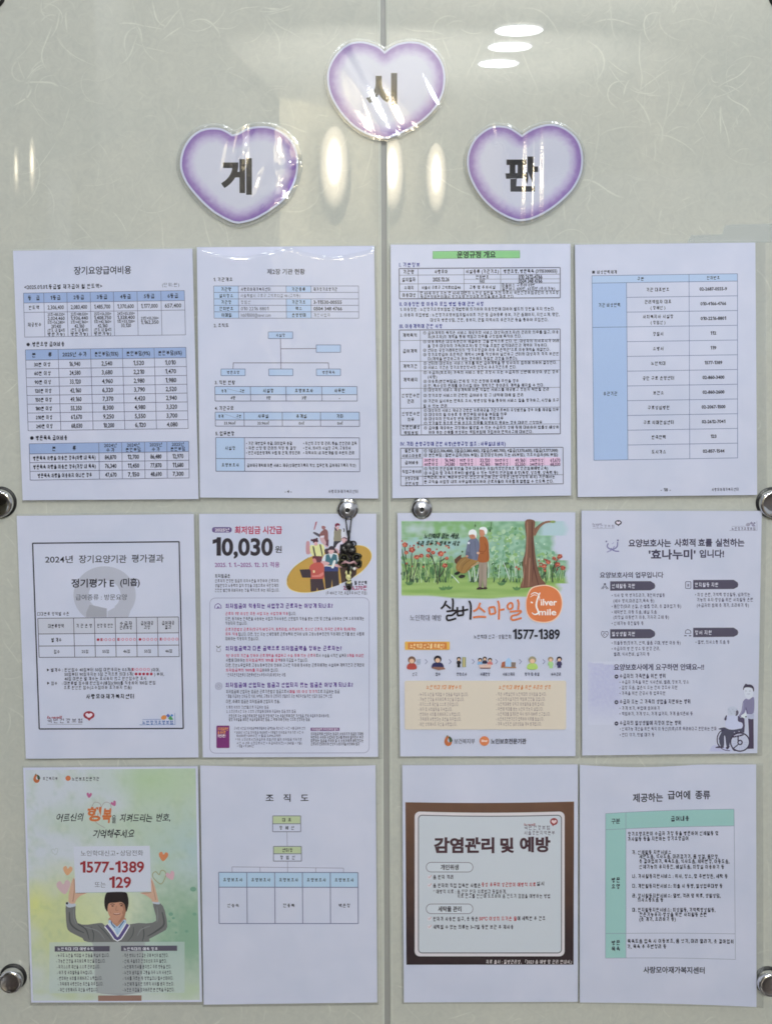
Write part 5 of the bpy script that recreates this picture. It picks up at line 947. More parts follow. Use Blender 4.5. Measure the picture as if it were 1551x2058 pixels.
# see-through text panel and its dark heads
def panel(x, y): return mixc(mixc(wash(x, y), K(176, 190, 192), .6), K(152, 156, 160), .85 if 700 + (y - 1410) * .1 < x < 1100 - (y - 1410) * .08 else 0)
p.img(378, 1412, 1405, 1800, 70, 26, panel)
p.rect(748, 1818, 1078, 1860, K(142, 110, 98))
p.rect(418, 1443, 836, 1484, K(84, 80, 96), 'printed_table'); p.rect(922, 1440, 1348, 1480, K(84, 80, 96), 'printed_table')
p.t(440, 712, 1464, 26, '노인학대 7대 예방수칙', K(206, 206, 216), b=.02); p.t(942, 1200, 1464, 26, '노인학대의 예측 징후', K(206, 206, 216), b=.02)
for i, (x_, t_) in enumerate([(835, '- 누구도 노인을 학대할 수 없음을 확실히 압니다.'), (805, '- 기능한 건강을 유지하도록 최선을 다합니다.'), (764, '- 자기스스로 재산을 스스로 관리합니다.'), (708, '- 여가 및 사회활동을 지속합니다.'), (780, '- 변화하는 사회를 이해하려고 노력합니다.'), (788, '- 가족에게 사랑한다는 표현을 자주합니다.'), (750, '- 어떤 상황에서도 자신을 사랑합니다.')]): p.t(428 + 3 * i, x_, 1513 + i * 43.5, 30, t_, K(58, 58, 66), b=.012)
for i, (x_, t_) in enumerate([(1282, '- 작은 방이나 창고 같은 곳에 부상이 발견된다.'), (1270, '- 신체, 우울증과 건강이상이 자주 들린다.'), (1304, '- 노인에게 의사를 묻지않고 주로 행동을 한다.'), (1308, '- 노인이 움직일 때 고통을 자주 느껴 사용한다.'), (1320, '- 식사를 거르는 등 영양실조나 탈수상태이다.'), (1325, '- 노인에게 필요한 의료적 처치를 받지 않는다.'), (1328, '- 노인은 지갑을 잃어버리면 본 연락을 두절한다.')]): p.t(935, x_, 1513 + i * 43.5, 30, t_, K(58, 58, 66), b=.012)
p.finish(sl=2, sr=3, st=3, sb=6)

# ---- notice 10: small organisation chart
p = page('nearly empty white notice with a small green and blue organisation chart', [(402.5, 1538.3), (754.6, 1537.8), (758, 2014.8), (409.6, 2019.2)], (390, 1520, 3.826), top=lambda u: 3.2 * math.sin(math.pi * u), slope=.0)
for (a_, b_, t_) in [(552, 612, '조'), (687, 742, '직'), (820, 880, '도')]: p.t(a_, b_, 320, 60, t_, b=.02)
GN = K(174, 188, 150)
for (x0, y0, x1, y1, a_, b_) in [(605, 458, 820, 580, '대  표', '장  혜  선'), (611, 693, 826, 806, '센터장', '장  임  선')]:
    ym = (y0 + y1) / 2
    p.rect(x0, y0, x1, ym, GN, 'printed_table')
    for l_ in ((x0, y0, x1, y0), (x0, ym, x1, ym), (x0, y1, x1, y1), (x0, y0, x0, y1), (x1, y0, x1, y1)): p.line(*l_, 6, K(108, 110, 130))
    p.t((x0 + x1) / 2, None, (y0 + ym) / 2, 30, a_, b=.02, align='c'); p.t((x0 + x1) / 2, None, (y1 + ym) / 2, 30, b_, b=.02, align='c')
for l_ in ((715, 580, 717, 693), (719, 806, 720, 890), (293, 850, 1150, 860), (293, 850, 294, 890), (508, 852, 508, 888), (935, 858, 936, 890), (1149, 860, 1149, 890)): p.line(*l_, 4, K(132, 130, 156))
c = p.table((190, 892), (1260, 894), (1262, 1286), (194, 1286), [0, .202, .402, .601, .801, 1], [0, .29, 1], 7, K(112, 118, 150), head=[(0, 0, 5, 1, K(166, 192, 218))])
for i in range(5): c(0, i, '요양보호사', 30, .68, b=.012)
for i, t_ in ((0, '신송숙'), (2, '전용복'), (4, '박윤정')): c(1, i, t_, 30, .4, b=.012)
p.finish(sl=2, sr=3, st=2, sb=5)

# ---- notice 11: infection control
p = page('notice with a brown framed panel about hygiene, bottom row, third', [(808, 1537.8), (1160.3, 1536.2), (1160.3, 2013.5), (811.4, 2014.8)], (780, 1520, 3.826), slope=.0)
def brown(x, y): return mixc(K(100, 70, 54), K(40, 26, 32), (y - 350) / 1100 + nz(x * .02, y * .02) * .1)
pp = p.part('printed_picture'); vv = []; cc_ = []; ff = []
for j in range(25):
    for i in range(25):
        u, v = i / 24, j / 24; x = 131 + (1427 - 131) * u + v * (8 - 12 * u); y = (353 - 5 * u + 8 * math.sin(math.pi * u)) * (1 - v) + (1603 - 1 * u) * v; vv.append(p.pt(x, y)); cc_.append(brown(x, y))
for j in range(24):
    for i in range(24): a = j * 25 + i; ff.append((a, a + 25, a + 26, a + 1))
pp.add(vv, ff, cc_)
p.warp = lambda x, y: (x, y + (10 * math.sin(math.pi * (x - 205) / 1150) * max(0, 1 - (y - 430) / 500) if y < 930 else 0))
def rr_(x0, y0, x1, y1, r, w_, col, fill):
    pts = []
    for cx, cy, a0 in ((x1 - r, y0 + r, -90), (x1 - r, y1 - r, 0), (x0 + r, y1 - r, 90), (x0 + r, y0 + r, 180)):
        for i in range(7): a = math.radians(a0 + 15 * i); pts.append((cx + r * math.cos(a), cy + r * math.sin(a)))
        nxt = {-90: (x1, y1 - r), 0: (x0 + r, y1), 90: (x0, y0 + r), 180: (x1 - r, y0)}[a0]; la = pts[-1]
        for k in range(1, 8): pts.append((la[0] + (nxt[0] - la[0]) * k / 8, la[1] + (nxt[1] - la[1]) * k / 8))
    if fill: p.poly(pts, fill, 'printed_table')
    if w_: p.stroke(pts, w_, col, 'printed_table', n=1, closed=True)
rr_(203, 424, 1354, 1538, 40, 0, None, K(206, 200, 206)); rr_(232, 452, 1330, 1512, 28, 7, K(84, 80, 90), K(190, 196, 206))
BN = K(66, 40, 50)
p.t(1044, 1128, 524, 20, 'h-well', K(140, 60, 70), b=.02); p.t(1044, 1240, 548, 36, '국민건강보험', K(100, 92, 108), b=.006); p.t(1044, 1278, 588, 34, '서울강원지역본부', K(106, 98, 112), b=.006)
p.ell(1272, 500, 30, 28, K(140, 44, 48)); p.poly([(1256, 520), (1280, 520), (1262, 538)], K(140, 44, 48)); p.poly([(1272, 516), (1254, 502), (1256, 490), (1266, 487), (1272, 494), (1280, 487), (1290, 492), (1290, 503)], K(224, 196, 200), smooth=2)
p.t(350, 815, 684, 116, '감염관리', BN, b=.05); p.t(860, 966, 684, 112, '및', BN, b=.05); p.t(1010, 1245, 678, 114, '예방', BN, b=.05)
for (y_, t_, a_, b_) in [(853, '개인위생', 402, 540), (1174, '세탁물 관리', 382, 562)]: p.rrect(292, y_ - 38, 650, y_ + 36, 36, w=5, col=K(110, 104, 118), fill=K(194, 200, 210)); p.t(a_, b_, y_, 42, t_, K(50, 44, 54), b=.034)
for y_ in (930, 994, 1250, 1312): p.rect(302, y_ - 15, 330, y_ + 13, K(206, 204, 214)); p.stroke([(306, y_ - 6), (314, y_ + 6), (332, y_ - 16)], 4, K(186, 120, 120), 'printed_lettering', n=1)
DD = K(58, 50, 62)
for (a_, b_, y_, t_, cc) in [(345, 498, 928, '옴 환자 격리', DD), (345, 708, 993, '옴 환자와 직접 접촉한 사람은', DD), (716, 1132, 986, '증상 유무와 상관없이 예방적 치료', K(160, 60, 66)), (1140, 1196, 978, '실시', DD), (345, 908, 1040, '* 예방적 치료 : 옴 진단 환자 치료법과 동일하게,', DD), (532, 1242, 1074, '치료 연고를 전신에 도포하여 옴 진드기 감염을 예방하는 방법', DD), (345, 688, 1250, '환자가 사용한 침구, 옷 등은', DD), (697, 985, 1248, '50℃ 이상의 뜨거운 물', K(170, 60, 66)), (990, 1205, 1246, '에 세탁한 후 건조', DD), (345, 960, 1312, '세탁할 수 없는 의류는 3~7일 동안 보관 후 재사용', DD)]: p.t(a_, b_, y_, 34, t_, cc, b=.03 if y_ not in (1040, 1074) else .012)
p.t(752, 1408, 1580, 32, '자료 출처 : 질병관리청, 「2023 옴 예방 및 관리 안내서」', K(206, 196, 198), b=.008, shear=.1)
p.warp = None
p.finish(sl=4, sr=3, st=2, sb=3)

# ---- notice 12: services table in teal
p = page('notice with a teal headed table of services hanging slightly curled, bottom row, last', [(1164.4, 1537), (1518.5, 1536.2), (1519.3, 2023.9), (1164.4, 2014.8)], (1150, 1520, 3.826), top=lambda u: 5 * math.sin(math.pi * min(1, u * 1.5)) if u < .66 else 0, bot=lambda u: -2 * math.sin(math.pi * u), slope=-.012,
         warp=lambda x, y: (x, y + (-9 * math.sin((x - 250) / 1000 * math.pi * 1.1) * max(0, 1 - (y - 300) / 700) if y < 1000 else 8 * math.sin((x - 250) / 1000 * math.pi) * (-(y - 1000) / 600)) * .8))
p.t(462, 694, 324, 66, '제공하는', b=.028); p.t(730, 903, 304, 66, '급여에', b=.028); p.t(942, 1057, 300, 66, '종류', b=.028)
TL_ = K(142, 186, 184)
c = p.table((253, 440), (1240, 404), (1250, 1562), (252, 1552), [0, .158, 1], [0, .112, .83, 1], 3.5, K(132, 140, 160), head=[(0, 0, 2, 1, TL_), (0, 1, 1, 3, TL_)])
c(0, 0, '구분', 42, .42, b=.022); c(0, 1, '급여내용', 40, .165, b=.026)
c(1, 0, '방문', 40, .40, b=.022, dy=-12); c(1, 0, '요양', 40, .40, b=.022, dy=38); c(2, 0, '방문', 38, .40, b=.022, dy=-24); c(2, 0, '목욕', 38, .40, b=.022, dy=24)
for (a_, b_, y_, t_) in [(425, 1117, 596, '장기요양요원이 수급자 가정 등을 방문하여 신체활동 및'), (425, 888, 636, '가사활동 등을 지원하는 장기요양급여'), (458, 756, 740, '가. 신체활동 지원서비스'), (512, 1125, 772, '세면도움, 식사도움, 머리감기기, 몸 청결, 몸단장,'), (512, 1205, 808, '옷 갈아입히기, 목욕도움, 식사도움, 체위변경, 이동도움,'), (512, 1163, 850, '신체기능의 유지증진, 배설도움, 화장실 이용하기 등'), (458, 1190, 922, '나. 가사활동지원서비스 : 취사, 청소, 및 주변정돈, 세탁 등'), (458, 1150, 997, '다. 개인활동지원서비스: 외출 시 동행, 일상업무대행 등'), (458, 1138, 1072, '라. 정서활동지원서비스: 말벗, 격려 및 위로, 생활상담,'), (500, 695, 1104, '의사소통도움 등'), (458, 1097, 1182, '마. 인지활동지원서비스: 회상활동, 기억력향상활동,'), (514, 1028, 1218, '잔존기능유지·향상을 위한 사회활동 훈련'), (512, 792, 1254, '(옷 개기, 요리하기 등)'), (422, 1235, 1424, '목욕도움 입욕 시 이동보조, 몸 씻기, 머리 말리기, 옷 갈아입히'), (422, 718, 1466, '기, 목욕 후 주변정리 등')]: p.t(a_, b_, y_, 34, t_, K(44, 42, 56), b=.024, slope=0.0 if y_ > 700 else -.012)
p.t(543, 1014, 1650, 52, '사랑모아재가복지센터', b=.024, slope=.006)
p.finish(sl=3, sr=14, st=2, sb=2)
# ------------------------------------------------------------------ lettering: every line is filled outline geometry
BIGTEXT = 41
# small print: syllables put together from their letters as pen strokes; large print: outlines of the built-in font
CONS = {0: [[(0, 0), (1, 0), (1, 1)]], 1: [[(0, 0), (0, 1), (1, 1)]], 2: [[(1, 0), (0, 0), (0, 1), (1, 1)]],
        3: [[(0, 0), (1, 0), (1, .5), (0, .5), (0, 1), (1, 1)]], 4: [[(0, 0), (1, 0), (1, 1), (0, 1), (0, -.06)]],
        5: [[(0, -.05), (0, 1), (1, 1), (1, -.05)], [(.1, .5), (.9, .5)]], 6: [[(.5, 0), (.48, .35), (0, 1)], [(.56, .42), (1, 1)]],
        7: 'O', 8: [[(0, 0), (1, 0)], [(.5, .08), (.45, .45), (0, 1)], [(.56, .5), (1, 1)]],
        9: [[(.5, -.12), (.5, .06)], [(0, .24), (1, .24)], [(.5, .32), (.45, .6), (0, 1)], [(.56, .62), (1, 1)]],
        10: [[(0, 0), (1, 0), (1, 1)], [(.05, .5), (.92, .5)]], 11: [[(1, 0), (0, 0), (0, 1), (1, 1)], [(.1, .5), (.95, .5)]],
        12: [[(0, 0), (1, 0)], [(.27, .08), (.27, .92)], [(.73, .08), (.73, .92)], [(0, 1), (1, 1)]], 13: 'H'}
INIT = [0, (0, 0), 1, 2, (2, 2), 3, 4, 5, (5, 5), 6, (6, 6), 7, 8, (8, 8), 9, 10, 11, 12, 13]
FIN = [None, 0, (0, 0), (0, 6), 1, (1, 8), (1, 13), 2, 3, (3, 0), (3, 4), (3, 5), (3, 6), (3, 11), (3, 12), (3, 13), 4, 5, (5, 6), 6, (6, 6), 7, 8, 9, 10, 11, 12, 13]
def pen(polys, pts, w, closed=False):
    n = len(pts); L = []; R = []
    for i, (x, y) in enumerate(pts):
        a = pts[i - 1] if (i or closed) else None; c = pts[(i + 1) % n] if (i < n - 1 or closed) else None
        ns = []
        if a: d = math.hypot(x - a[0], y - a[1]) or 1; ns.append((-(y - a[1]) / d, (x - a[0]) / d))
        if c: d = math.hypot(c[0] - x, c[1] - y) or 1; ns.append((-(c[1] - y) / d, (c[0] - x) / d))
        mx, my = sum(q[0] for q in ns) / len(ns), sum(q[1] for q in ns) / len(ns); k = w / 2 / max(mx * mx + my * my, .45)
        L.append((x + mx * k, y + my * k)); R.append((x - mx * k, y - my * k))
    polys.append((L, R, closed))
def letter(polys, c, x0, y0, x1, y1, w, slant=False):
    if isinstance(c, tuple):
        m = (x0 + x1) / 2; g = w * .75; letter(polys, c[0], x0, y0, m - g, y1, w * .9, slant); letter(polys, c[1], m + g, y0, x1, y1, w * .9); return
    S = lambda q: (x0 + (x1 - x0) * q[0], y0 + (y1 - y0) * q[1])
    sh = CONS[c]
    if sh == 'O' or sh == 'H':
        if sh == 'H':
            pen(polys, [S((.5, -.14)), S((.5, .06))], w); pen(polys, [S((0, .22)), S((1, .22))], w); y0 = y0 + (y1 - y0) * .42
        cx, cy = (x0 + x1) / 2, (y0 + y1) / 2; rx = (x1 - x0) / 2; ry = (y1 - y0) / 2
        if sh == 'H': rx *= .8
        rx = min(rx, ry * 1.25); pen(polys, [(cx + rx * math.cos(t * .6283), cy + ry * math.sin(t * .6283)) for t in range(10)], w, True); return
    for k, st in enumerate(sh):
        if slant and c in (0, 10) and k == 0: st = [(0, 0), (1, 0), (.88, .5), (.25, 1)]
        pen(polys, [S(q) for q in st], w)
def syllable(ch, b):
    k = ord(ch) - 0xAC00; ci, v, f = k // 588, (k % 588) // 28, k % 28; w = .098 + 2.3 * b; P_ = []
    fin = FIN[f]; yb = .50 if fin is not None else .86
    vert = {0: 'r', 1: 'rr', 2: 'l', 3: 'll', 4: 'l', 5: 'l', 6: 'll', 7: 'll', 20: ''}
    if v in (0, 1, 2, 3, 4, 5, 6, 7, 20):
        two = v in (1, 3, 5, 7); xr = .50 if (two or v in (4, 6)) else .54
        letter(P_, INIT[ci], .09, .12, xr, yb - .03, w, True)
        ybt = .52 if fin is not None else .98; ym = (.04 + ybt) / 2; d = .07
        if v == 20: pen(P_, [(.76, .03), (.76, ybt)], w)
        elif v in (0, 2):      # right pointing: a, ya
            pen(P_, [(.70, .03), (.70, ybt)], w)
            for yy in ([ym] if v == 0 else [ym - .09, ym + .09]): pen(P_, [(.70 + w / 2, yy), (.90, yy)], w)
        elif v in (1, 3):      # ae, yae
            pen(P_, [(.64, .04), (.64, ybt)], w); pen(P_, [(.84, .03), (.84, ybt)], w)
            for yy in ([ym] if v == 1 else [ym - .08, ym + .08]): pen(P_, [(.64 + w / 2, yy), (.84 - w / 2, yy)], w)
        elif v in (4, 6):      # eo, yeo
            pen(P_, [(.80, .03), (.80, ybt)], w)
            for yy in ([ym] if v == 4 else [ym - .09, ym + .09]): pen(P_, [(.60, yy), (.80 - w / 2, yy)], w)
        else:                  # e, ye
            pen(P_, [(.69, .04), (.69, ybt)], w); pen(P_, [(.86, .03), (.86, ybt)], w)
            for yy in ([ym] if v == 5 else [ym - .08, ym + .08]): pen(P_, [(.55, yy), (.69 - w / 2, yy)], w)
    else:
        mixed = v in (9, 10, 11, 14, 15, 16, 19); x0, x1 = (.10, .52) if mixed else (.20, .74)
        s_ = .58 if fin is not None else 1.0
        letter(P_, INIT[ci], x0, .10, x1, (.36 if fin is not None else .44), w)
        yv = .50 if fin is not None else .78; xa, xb = (.03, .60) if mixed else (.04, .90); xm = (xa + xb) / 2
        up = v in (8, 9, 10, 11, 12); dn = v in (13, 14, 15, 16, 17)
        yl = yv if not dn else (yv - .04 if fin is not None else yv - .18)
        pen(P_, [(xa, yl), (xb, yl)], w)
        tk = [xm] if v not in (12, 17) else [xm - .14, xm + .14]
        for xx in tk:
            if up: pen(P_, [(xx, yl - w / 2), (xx, (.42 if fin is not None else .56))], w)
            if dn: pen(P_, [(xx, yl + w / 2), (xx, yl + (.11 if fin is not None else .34))], w)
        if mixed:
            ybt = .54 if fin is not None else .98
            if v in (10, 15): pen(P_, [(.70, .05), (.70, ybt)], w); pen(P_, [(.88, .03), (.88, ybt)], w)
            else: pen(P_, [(.78, .03), (.78, ybt)], w)
            ym = .30
            if v == 9: pen(P_, [(.78 + w / 2, ym), (.94, ym)], w)
            if v == 10: pen(P_, [(.70 + w / 2, ym), (.88 - w / 2, ym)], w)
            if v == 14: pen(P_, [(.64, yl - .10), (.78 - w / 2, yl - .10)], w)
            if v == 15: pen(P_, [(.60, yl - .10), (.70 - w / 2, yl - .10)], w)
    if fin is not None: letter(P_, fin, .20, .68, .82, .95, w)
    V = []; Fc = []; Z = []
    for q, (L, R, closed) in enumerate(P_):
        n0 = len(V); m = len(L); V += L + R; Z += [q * 8e-7] * (2 * m)
        for i in range(m if closed else m - 1): i2 = (i + 1) % m; Fc.append((n0 + i, n0 + i2, n0 + m + i2, n0 + m + i))
    A = np.array([(.07 + x * .79, .84 - y * .93) for x, y in V], dtype=np.float32)
    return A, Fc, np.array(Z, dtype=np.float32)
def build_texts():
    BQ = (0.0, .012, .018, .024, .032, .042)
    qb = lambda b: min(BQ, key=lambda v: abs(v - b))
    glyph = {}; adv = {}; han = lambda ch: 0xAC00 <= ord(ch) < 0xD7A4
    def src(body, off, res):
        cu = bpy.data.curves.new('lettering_source', 'FONT'); cu.body = body; cu.offset = off; cu.resolution_u = res
        o = bpy.data.objects.new('lettering_source', cu); COL.objects.link(o); return o
    for T in TEXTS:
        big = T[5] > BIGTEXT
        for ch in T[6]:
            k = (ch, qb(T[8] + (0 if big else .006)), big)
            if ch != ' ' and k not in glyph and (big or not han(ch)): glyph[k] = src(ch, k[1], 6 if big else 2)
            if not han(ch) and ch not in adv: adv[ch] = src(ch + 'H', 0, 1)
    bar = src('H', 0, 1)
    bpy.context.view_layer.update(); dg = bpy.context.evaluated_depsgraph_get()
    def get(o):
        m = o.evaluated_get(dg).to_mesh(); co = np.empty(len(m.vertices) * 3, dtype=np.float32); m.vertices.foreach_get('co', co)
        return co.reshape(-1, 3)[:, :2].copy(), [tuple(p.vertices) for p in m.polygons], np.zeros(len(m.vertices), dtype=np.float32)
    w0 = get(bar)[0][:, 0].max()
    ADV = {ch: float(get(o)[0][:, 0].max() - w0) for ch, o in adv.items()}
    GL = {k: get(o) for k, o in glyph.items()}
    for o in list(adv.values()) + list(glyph.values()) + [bar]:
        cu = o.data; bpy.data.objects.remove(o); bpy.data.curves.remove(cu)
    for k in list(GL):        # a flagged figure one, as wide as the other figures
        if k[0] == '1':
            e = k[1]; GL[k] = (np.array([(.27 - e, 0 - e), (.40 + e, 0 - e), (.40 + e, .73 + e), (.29 - e, .73 + e), (.27 - e, .69), (.10 - e, .62 + e), (.10 - e, .50 - e), (.27 - e, .56 - e)], dtype=np.float32),
                              [(0, 1, 2, 3, 4, 7), (4, 5, 6, 7)], np.zeros(8, dtype=np.float32))
    if '0' in ADV: ADV['1'] = ADV['0'] * .92
    def line(text, b, big):
        x = 0; C = []; Fs = []; Z = []; n = 0; bq = qb(b + (0 if big else .006))
        for ch in text:
            if ch != ' ':
                k = (ch, bq, big)
                if k not in GL: GL[k] = syllable(ch, bq)
                co, fs, z = GL[k]
                if len(co): C.append(co + np.array([x, 0], dtype=np.float32)); Z.append(z); Fs += [tuple(i + n for i in f) for f in fs]; n += len(co)
            x += .92 if han(ch) else ADV[ch]
        return (np.concatenate(C), Fs, np.concatenate(Z)) if C else (np.zeros((0, 2)), [], [])
    for (pg, z, x0, x1, yc, h, text, col, b, align, slope, shear, jit) in TEXTS:
        co, fs, zz = line(text, b, h > BIGTEXT)
        if not len(co): continue
        hg = any(ord(ch) > 0x3000 for ch in text)
        ref, mid = (.93, .375) if hg else (.75, .36)
        sy = h / ref; mn, mx = co[:, 0].min(), co[:, 0].max()
        if x1 is None:
            sx = sy * .95; wd = (mx - mn) * sx
            if align == 'c': x0 = x0 - wd / 2
            x1 = x0 + wd
        else: sx = (x1 - x0) / (mx - mn)
        yy = (co[:, 1] - mid) * sy
        X = x0 + (co[:, 0] - mn) * sx + shear * yy; Y = yc - yy + slope * (X - (x0 + x1) / 2)
        if jit:
            for i in range(len(X)): Y[i] += jit * 2.2 * nz(X[i] * .035, yc * .1, 3); X[i] += jit * 1.6 * nz(Y[i] * .06, X[i] * .03, 9)
        if 'printed_lettering' not in pg.parts: pg.parts['printed_lettering'] = Part('printed_lettering')
        pg.parts['printed_lettering'].add([pg.pt(float(a), float(c), z + float(e)) for a, c, e in zip(X, Y, zz)], fs, col)

# ------------------------------------------------------------------ hearts
def offset(pts, d):
    n = len(pts); out = []
    for i in range(n):
        a = pts[i - 1]; b = pts[(i + 1) % n]; L = math.hypot(b[0] - a[0], b[1] - a[1]) or 1
        out.append((pts[i][0] + (b[1] - a[1]) / L * d, pts[i][1] - (b[0] - a[0]) / L * d))
    return out
def resample(pts, n):
    P2 = pts + [pts[0]]; D = [0]
    for i in range(len(pts)): D.append(D[-1] + math.hypot(P2[i + 1][0] - P2[i][0], P2[i + 1][1] - P2[i][1]))
    out = []; j = 0
    for k in range(n):
        t = D[-1] * k / n
        while D[j + 1] < t: j += 1
        f = (t - D[j]) / ((D[j + 1] - D[j]) or 1); out.append((P2[j][0] + (P2[j + 1][0] - P2[j][0]) * f, P2[j][1] + (P2[j + 1][1] - P2[j][1]) * f))
    return out
def inside(x, y, pts):
    c = False; j = len(pts) - 1
    for i in range(len(pts)):
        if (pts[i][1] > y) != (pts[j][1] > y) and x < (pts[j][0] - pts[i][0]) * (y - pts[i][1]) / (pts[j][1] - pts[i][1]) + pts[i][0]: c = not c
        j = i
    return c

class HeartPage(Page):
    def __init__(s, label, crop, h):
        s.root = thing('heart_sign', label, 'heart sign', group='laminated heart signs spelling the board title')
        s.ox, s.oy, s.sc = crop; s.h = h; s.slope = 0; s.z = .00006; s.warp = None; s.parts = {}
def heart(label, ox, oy, left, right, letter, box4, ripple, rot=0.0, h=.004, clear=40, wide=1.0):
    sc = 5.539; p = HeartPage(label, (ox, oy, sc), h)
    # left/right: outline from the cleft down each side to the tip (crop pixels), cleft first, tip last
    a = spline(left, False, 8); b = spline(right, False, 8)
    out = a[:-1] + b[::-1][:-1]         # counter-clockwise in picture terms
    out = resample(out, 160)
    ar = sum(out[i - 1][0] * out[i][1] - out[i][0] * out[i - 1][1] for i in range(len(out)))
    sg = 1 if ar > 0 else -1
    rag = [(x + 2.2 * nz(x * .045, y * .045, 4), y + 2.2 * nz(x * .045, y * .045, 8)) for x, y in out]
    white = offset(out, sg * 22); clr = offset(out, sg * (22 + clear))
    def fixcleft(q):     # keep the cleft from folding over itself when widened
        m = min(range(len(out)), key=lambda i: math.hypot(out[i][0] - left[0][0], out[i][1] - left[0][1]))
        return q
    # white card
    n = len(white); vs = [P(ox + x / sc, oy + y / sc, h) for x, y in white] + [P(ox + x / sc, oy + y / sc, h - .0006) for x, y in white]
    fs = [tuple(range(n - 1, -1, -1)), tuple(range(n, 2 * n))] + [(i, (i + 1) % n, (i + 1) % n + n, i + n) for i in range(n)]
    mesh_obj('card', vs, fs, M_paper, p.root)
    # violet border fading to lavender: vertex-coloured grid clipped by the ragged outline
    xs = [q[0] for q in rag]; ys = [q[1] for q in rag]; st = 6.0
    VI0 = K(124, 92, 164); VI1 = K(172, 146, 200); LV = K(196, 197, 214)
    arr = np.array(rag)
    def colr(x, y):
        d = float(np.sqrt(((arr - (x, y)) ** 2).sum(1)).min()); g = nz(x * .02, y * .02, 5) * 16 + nz(x * .25, y * .25, 2) * 14
        k = (d + g) / 150 * wide
        return mixc(mixc(VI0, VI1, k * 1.25), LV, max(0, k - .22) / .78)
    pp = p.part('printed_heart'); base = [p.pt(*q) for q in rag]
    bm = bmesh.new(); idx = {}; nx = int((max(xs) - min(xs)) / st); ny = int((max(ys) - min(ys)) / st)
    rings = [rag]; cx = sum(xs) / len(xs); cy = sum(ys) / len(ys) - 40
    NR = 44; vv = []; cc_ = []; ff = []
    for k in range(NR + 1):
        f = 1 - (k / NR)
        for (x, y) in rag:
            # shrink toward a centre line so that both lobes keep their shape
            tx = cx + (x - cx) * .30; ty = cy
            X, Y = tx + (x - tx) * f, ty + (y - ty) * f
            vv.append(p.pt(X, Y)); cc_.append(colr(X, Y))
    m = len(rag)
    for k in range(NR):
        for i in range(m): ff.append((k * m + i, k * m + (i + 1) % m, (k + 1) * m + (i + 1) % m, (k + 1) * m + i))
    bm.free(); pp.add(vv, ff, cc_)
    p.t(box4[0], box4[2], (box4[1] + box4[3]) / 2, (box4[3] - box4[1]) / .90 * .93, letter, K(26, 23, 30), b=.045)
    p.heart = (white, clr, ripple)
    PAGES_H.append(p)
    # laminate over the card, with ripples that catch the lamps
    hz = lambda x, y: h + .0011 + ripple(ox + x / sc, oy + y / sc)
    st = 7.5; x0, x1 = min(q[0] for q in clr), max(q[0] for q in clr); y0, y1 = min(q[1] for q in clr), max(q[1] for q in clr)
    nx = int((x1 - x0) / st) + 1; ny = int((y1 - y0) / st) + 1; vid = {}; vs = []; fs = []
    def vtx(i, j):
        if (i, j) not in vid:
            x, y = x0 + i * st, y0 + j * st; vid[(i, j)] = len(vs); vs.append(P(ox + x / sc, oy + y / sc, hz(x, y)))
        return vid[(i, j)]
    inn = offset(out, sg * (22 + clear - 5))
    for j in range(ny):
        for i in range(nx):
            if inside(x0 + (i + .5) * st, y0 + (j + .5) * st, inn): fs.append((vtx(i, j), vtx(i, j + 1), vtx(i + 1, j + 1), vtx(i + 1, j)))
    mesh_obj('laminate_film', vs, fs, M_lam, p.root, smooth=True)
    # clear welded rim
    A = offset(out, sg * 26); B = clr; n = len(A); vs = []; fs = []
    for q, dz in ((A, .0004), (offset(out, sg * (22 + clear * .55)), -.0003), (B, -.0008)):
        vs += [P(ox + x / sc, oy + y / sc, h + dz) for x, y in q]
    for r in range(2):
        for i in range(n): fs.append((r * n + i, r * n + (i + 1) % n, (r + 1) * n + (i + 1) % n, (r + 1) * n + i))
    mesh_obj('laminate_rim', vs, fs, M_rim, p.root, smooth=True)
PAGES_H = []
def sm(x, a, b): t = max(0, min(1, (x - a) / (b - a))); return t * t * (3 - 2 * t)
def win(x, a, b, s): return sm(x, a - s, a + s) * (1 - sm(x, b - s, b + s))
PX = 1.15 / F
def tilt_to(px, py, lamp):
    """slope the film needs at a spot to mirror a lamp toward the front"""
    p = P(px, py, .006); H = (CAM - p).normalized() + (LAMPS[lamp] - p).normalized()
    return H.x / H.y, -H.z / H.y          # along photo x, along photo y (down)
def crease(patches):
    L = [(cx, cy, dx, dy, sl, ss, tilt_to(cx, cy, lamp)) for cx, cy, dx, dy, sl, ss, lamp in patches]
    def f(x, y):
        r = 0
        for cx, cy, dx, dy, sl, ss, (gx, gy) in L:
            u, v = x - cx, y - cy; a = (u * dx + v * dy) / sl; c = (u * dy - v * dx) / ss
            e = a * a + c * c
            if e < 7: r += (gx * u + gy * v) * PX * math.exp(-e)
        return r
    return f
cr_top = crease([(752, 200, .49, .87, 105, 24, 1), (866, 182, .46, .89, 80, 11, 1), (800, 268, .9, -.2, 20, 9, 2)])
cr_left = crease([(452, 304, -.2, .98, 50, 10, 3), (472, 290, -.2, .98, 40, 12, 3), (494, 284, -.2, .98, 34, 9, 1), (566, 344, .1, .99, 34, 20, 3), (574, 392, .7, -.6, 44, 18, 1), (540, 408, .2, .98, 26, 11, 3), (560, 290, .3, .9, 24, 10, 3), (600, 326, .9, -.3, 22, 8, 1), (517, 368, .5, -.85, 26, 7, 3)])
cr_right = crease([(1052, 385, 0, 1, 125, 8, 4), (1070, 395, 0, 1, 90, 5, 4), (1088, 370, 0, 1, 130, 9, 4), (993, 258, 0, 1, 16, 4, 4)])
def fine(x, y, s, k): return k * PX * (nz(x * .35, y * .35, s) * .022 + nz(x * .8, y * .8, s + 2) * .008)
